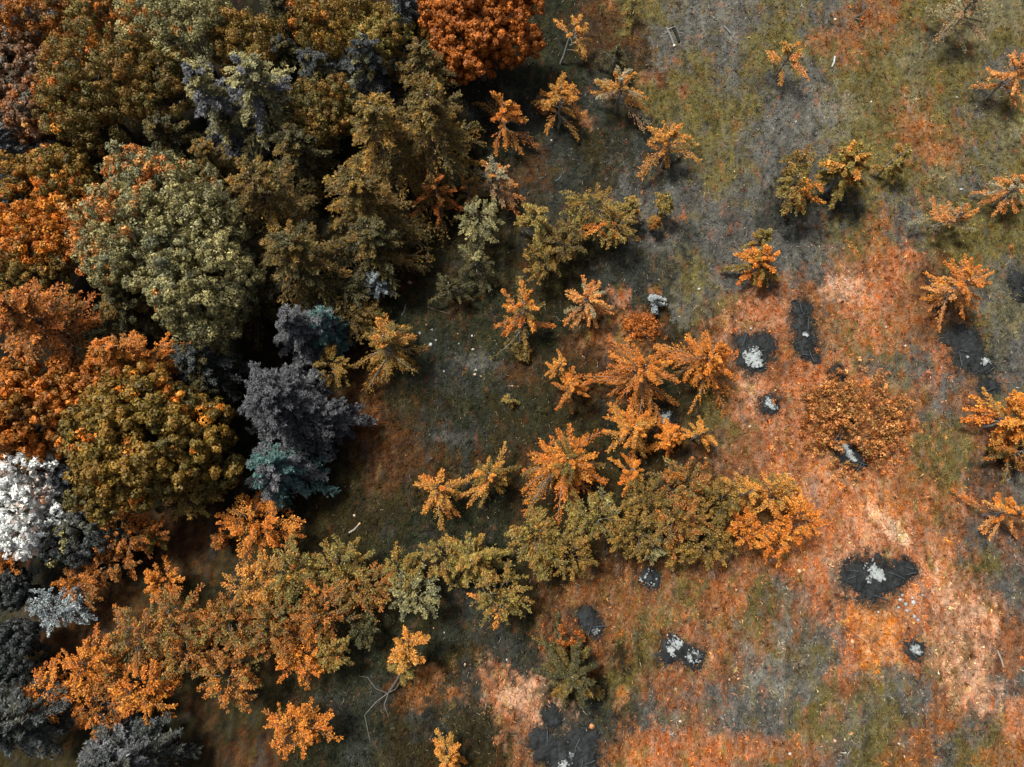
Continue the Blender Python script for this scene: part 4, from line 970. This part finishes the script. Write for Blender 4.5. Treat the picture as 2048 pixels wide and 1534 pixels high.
log((804, 632), (812, 610), .04, (125, 135, 140), 'grey stick near the silver spruce')
log((1268, 402), (1278, 398), .04, (200, 205, 205), 'short whitish stick near the arched olive tree')
log((1078, 358), (1092, 350), .03, (150, 155, 155), 'slender grey stick on the grey track')
log((1111, 362), (1120, 355), .03, (140, 150, 155), 'second slender grey stick right of the first on the grey track')
log((1995, 1300), (2008, 1335), .05, (190, 165, 150), 'short pinkish log at the far lower right', name='log')

def stone(px, py, r, col, label, name='stone', cat='stone', group='pale stones on the turf'):
    NSEED[0] += 1; rg = np.random.default_rng(NSEED[0])
    b = at(px, py); b[2] = gz(b[0], b[1]) + r * .25
    th = np.linspace(0, math.pi, 6)[:, None]; ph = np.linspace(0, 2 * math.pi, 9)[None, :-1]
    v = np.stack([np.sin(th) * np.cos(ph), np.sin(th) * np.sin(ph), np.cos(th) * np.ones_like(ph)], -1)
    v = v * (1 + rg.normal(size=v.shape[:2])[..., None] * .13) * np.array([r * rg.uniform(.8, 1.3), r * rg.uniform(.8, 1.2), r * .7])
    v[0] = v[0].mean(0); v[-1] = v[-1].mean(0)
    i_, j_ = np.meshgrid(np.arange(5), np.arange(8), indexing='ij')
    f = np.stack([i_ * 8 + j_, (i_ + 1) * 8 + j_, (i_ + 1) * 8 + (j_ + 1) % 8, i_ * 8 + (j_ + 1) % 8], -1).reshape(-1, 4)
    mb = MB(); mb.add(v.reshape(-1, 3) + b, f, lin(col) * .42)
    o = mb.build(name, M_STONE, None, origin=b)
    tag(o, label, cat, group)
W_, C_ = (238, 236, 230), (248, 214, 170)
for (px, py, r, col, lab) in [
    (1398, 578, .075, W_, 'round white stone on the grey turf right of the silver sapling'),
    (1671, 38, .085, C_, 'round cream stone near the top edge of the clearing'),
    (710, 1031, .075, (240, 215, 195), 'round pinkish stone above the peeled stick'),
    (656, 994, .05, W_, 'small white stone at the foot of the teal conifer'),
    (864, 660, .06, W_, 'white stone at the top of the scatter by the golden young conifer'),
    (853, 650, .05, (215, 160, 125), 'small tan stone beside the topmost white stone of the scatter'),
    (862, 690, .09, (215, 222, 228), 'largest bluish white stone of the scatter by the golden young conifer'),
    (872, 681, .06, (150, 170, 180), 'blue grey stone beside the largest bluish white stone'),
    (840, 667, .08, (215, 218, 220), 'flat white stone against the sidearm of the golden young conifer'),
    (916, 668, .05, (225, 140, 95), 'small orange stone right of the scatter'),
    (918, 688, .06, (130, 150, 158), 'dull blue stone below the small orange stone'),
    (944, 672, .06, W_, 'lone white stone right of the dull blue stone'),
    (946, 699, .07, (235, 215, 200), 'cream stone at the edge of the grey patch'),
    (888, 743, .045, (190, 205, 205), 'little pale stone lowest left of the grey patch'),
    (950, 749, .06, C_, 'yellowish stone below the grey patch'),
    (962, 753, .05, (220, 170, 130), 'tan stone touching the yellowish stone'),
    (1025, 772, .05, (235, 180, 170), 'pink pebble above the tiny seedling'),
    (1036, 773, .04, (170, 180, 185), 'grey pebble right of the pink pebble'),
    (867, 1256, .055, C_, 'cream pebble below the hedgerow end'),
    (889, 1265, .045, W_, 'white pebble right of the cream pebble'),
    (930, 1329, .065, C_, 'yellow cream stone in the grey spot right of the leaning tree'),
    (972, 1381, .06, (215, 130, 50), 'orange stone left of the light pink turf'),
    (1014, 1319, .045, W_, 'white pebble in a dark red spot'),
    (1183, 1452, .11, (240, 165, 110), 'large peach coloured stone right of the sooty smudge'),
    (1473, 1179, .07, C_, 'cream stone right of the round black fire scar'),
    (1335, 1270, .05, W_, 'white pebble touching the kidney shaped fire scar'),
    (1333, 1207, .04, W_, 'white speck of stone below the round black fire scar'),
    (1459, 1359, .07, (245, 190, 160), 'ring like peach stone right of the twin fire scar'),
    (1477, 1357, .065, (240, 180, 140), 'peach stone right of the ring like stone'),
    (1360, 1442, .07, (250, 220, 205), 'pale pink stone on the grey turf at the bottom'),
    (1598, 1142, .08, C_, 'bright cream stone left of the largest charred patch'),
    (1608, 1140, .07, (245, 190, 130), 'apricot stone touching the bright cream stone'),
    (1827, 1246, .08, (250, 190, 110), 'golden round stone above the burnt spot with an ash cap'),
    (1705, 1283, .09, (250, 200, 150), 'apricot lump on the bright orange turf'),
    (1705, 1467, .07, (240, 160, 90), 'orange lump left in the lower right turf'),
    (1671, 1482, .08, (250, 195, 165), 'salmon stone left of the orange lump'),
    (1580, 1508, .07, (250, 230, 220), 'whitish stone near the bottom edge'),
    (1800, 1488, .06, (225, 215, 205), 'long pale stone at the lower right'),
    (1811, 1514, .045, W_, 'white chip at the lower right edge'),
    (1499, 853, .06, (250, 215, 180), 'cream pebble left below the round burnt spot'),
    (1551, 781, .06, (250, 190, 140), 'peach pebble above the round burnt spot'),
    (1690, 559, .05, W_, 'white chip on the light pink turf'),
    (1771, 655, .09, (190, 185, 175), 'grey boulder on the rust turf'),
    (1810, 692, .06, W_, 'white stone in the middle of the rust turf'),
    (1502, 657, .06, (225, 225, 225), 'white chips above the black ash heap'),
    (1870, 962, .05, (240, 150, 110), 'pink pebble on the right near the grey spot'),
    (1743, 203, .05, W_, 'white pebble high on the right'),
    (1916, 193, .07, (190, 180, 165), 'buff stone left of the pale orange tree'),
    (1922, 379, .08, (200, 200, 198), 'grey stone above the sparse salmon tree'),
    (1630, 78, .07, (230, 110, 60), 'orange lump on the rust turf at the top right'),
    (1103, 281, .05, W_, 'white pebble below the palm like golden tree'),
    (1278, 410, .05, W_, 'white pebble right of the arched olive tree'),
    (1363, 376, .03, W_, 'tiny white pebble on the grey turf below the combed tree'),
    (1307, 467, .08, (130, 145, 155), 'blue grey stone at the foot of the wispy sprig'),
    (820, 566, .09, (215, 160, 145), 'pinkish stone right of the silver spruce'),
    (1541, 1120, .06, (240, 210, 190), 'cream pebble beneath the right end of the middle hedgerow')]:
    stone(px, py, r, col, lab)
GS = 'grey stones scattered below the largest charred patch'
for k, (px, py, r, lab) in enumerate([(1799, 1199, .09, 'flat grey stone topmost in the cluster below the largest charred patch'), (1803, 1190, .07, 'white stone at the top of the stone cluster'), (1810, 1208, .1, 'largest grey white stone of the stone cluster'),
    (1826, 1205, .09, 'stone at the right of the stone cluster'), (1796, 1215, .08, 'dark rimmed stone at the left of the stone cluster'), (1813, 1221, .07, 'small stone below the largest one of the cluster'),
    (1824, 1196, .06, 'small stone at the upper right of the cluster'), (1828, 1233, .08, 'pale stone below the cluster above the golden stone'), (1836, 1240, .07, 'pale stone right of the golden round stone'), (1756, 1224, .06, 'lone grey stone left of the cluster'),
    (1845, 1190, .06, 'outlying stone at the far right of the cluster')]):
    stone(px, py, r, (185, 195, 198) if k % 3 else (215, 222, 224), lab, group=GS)
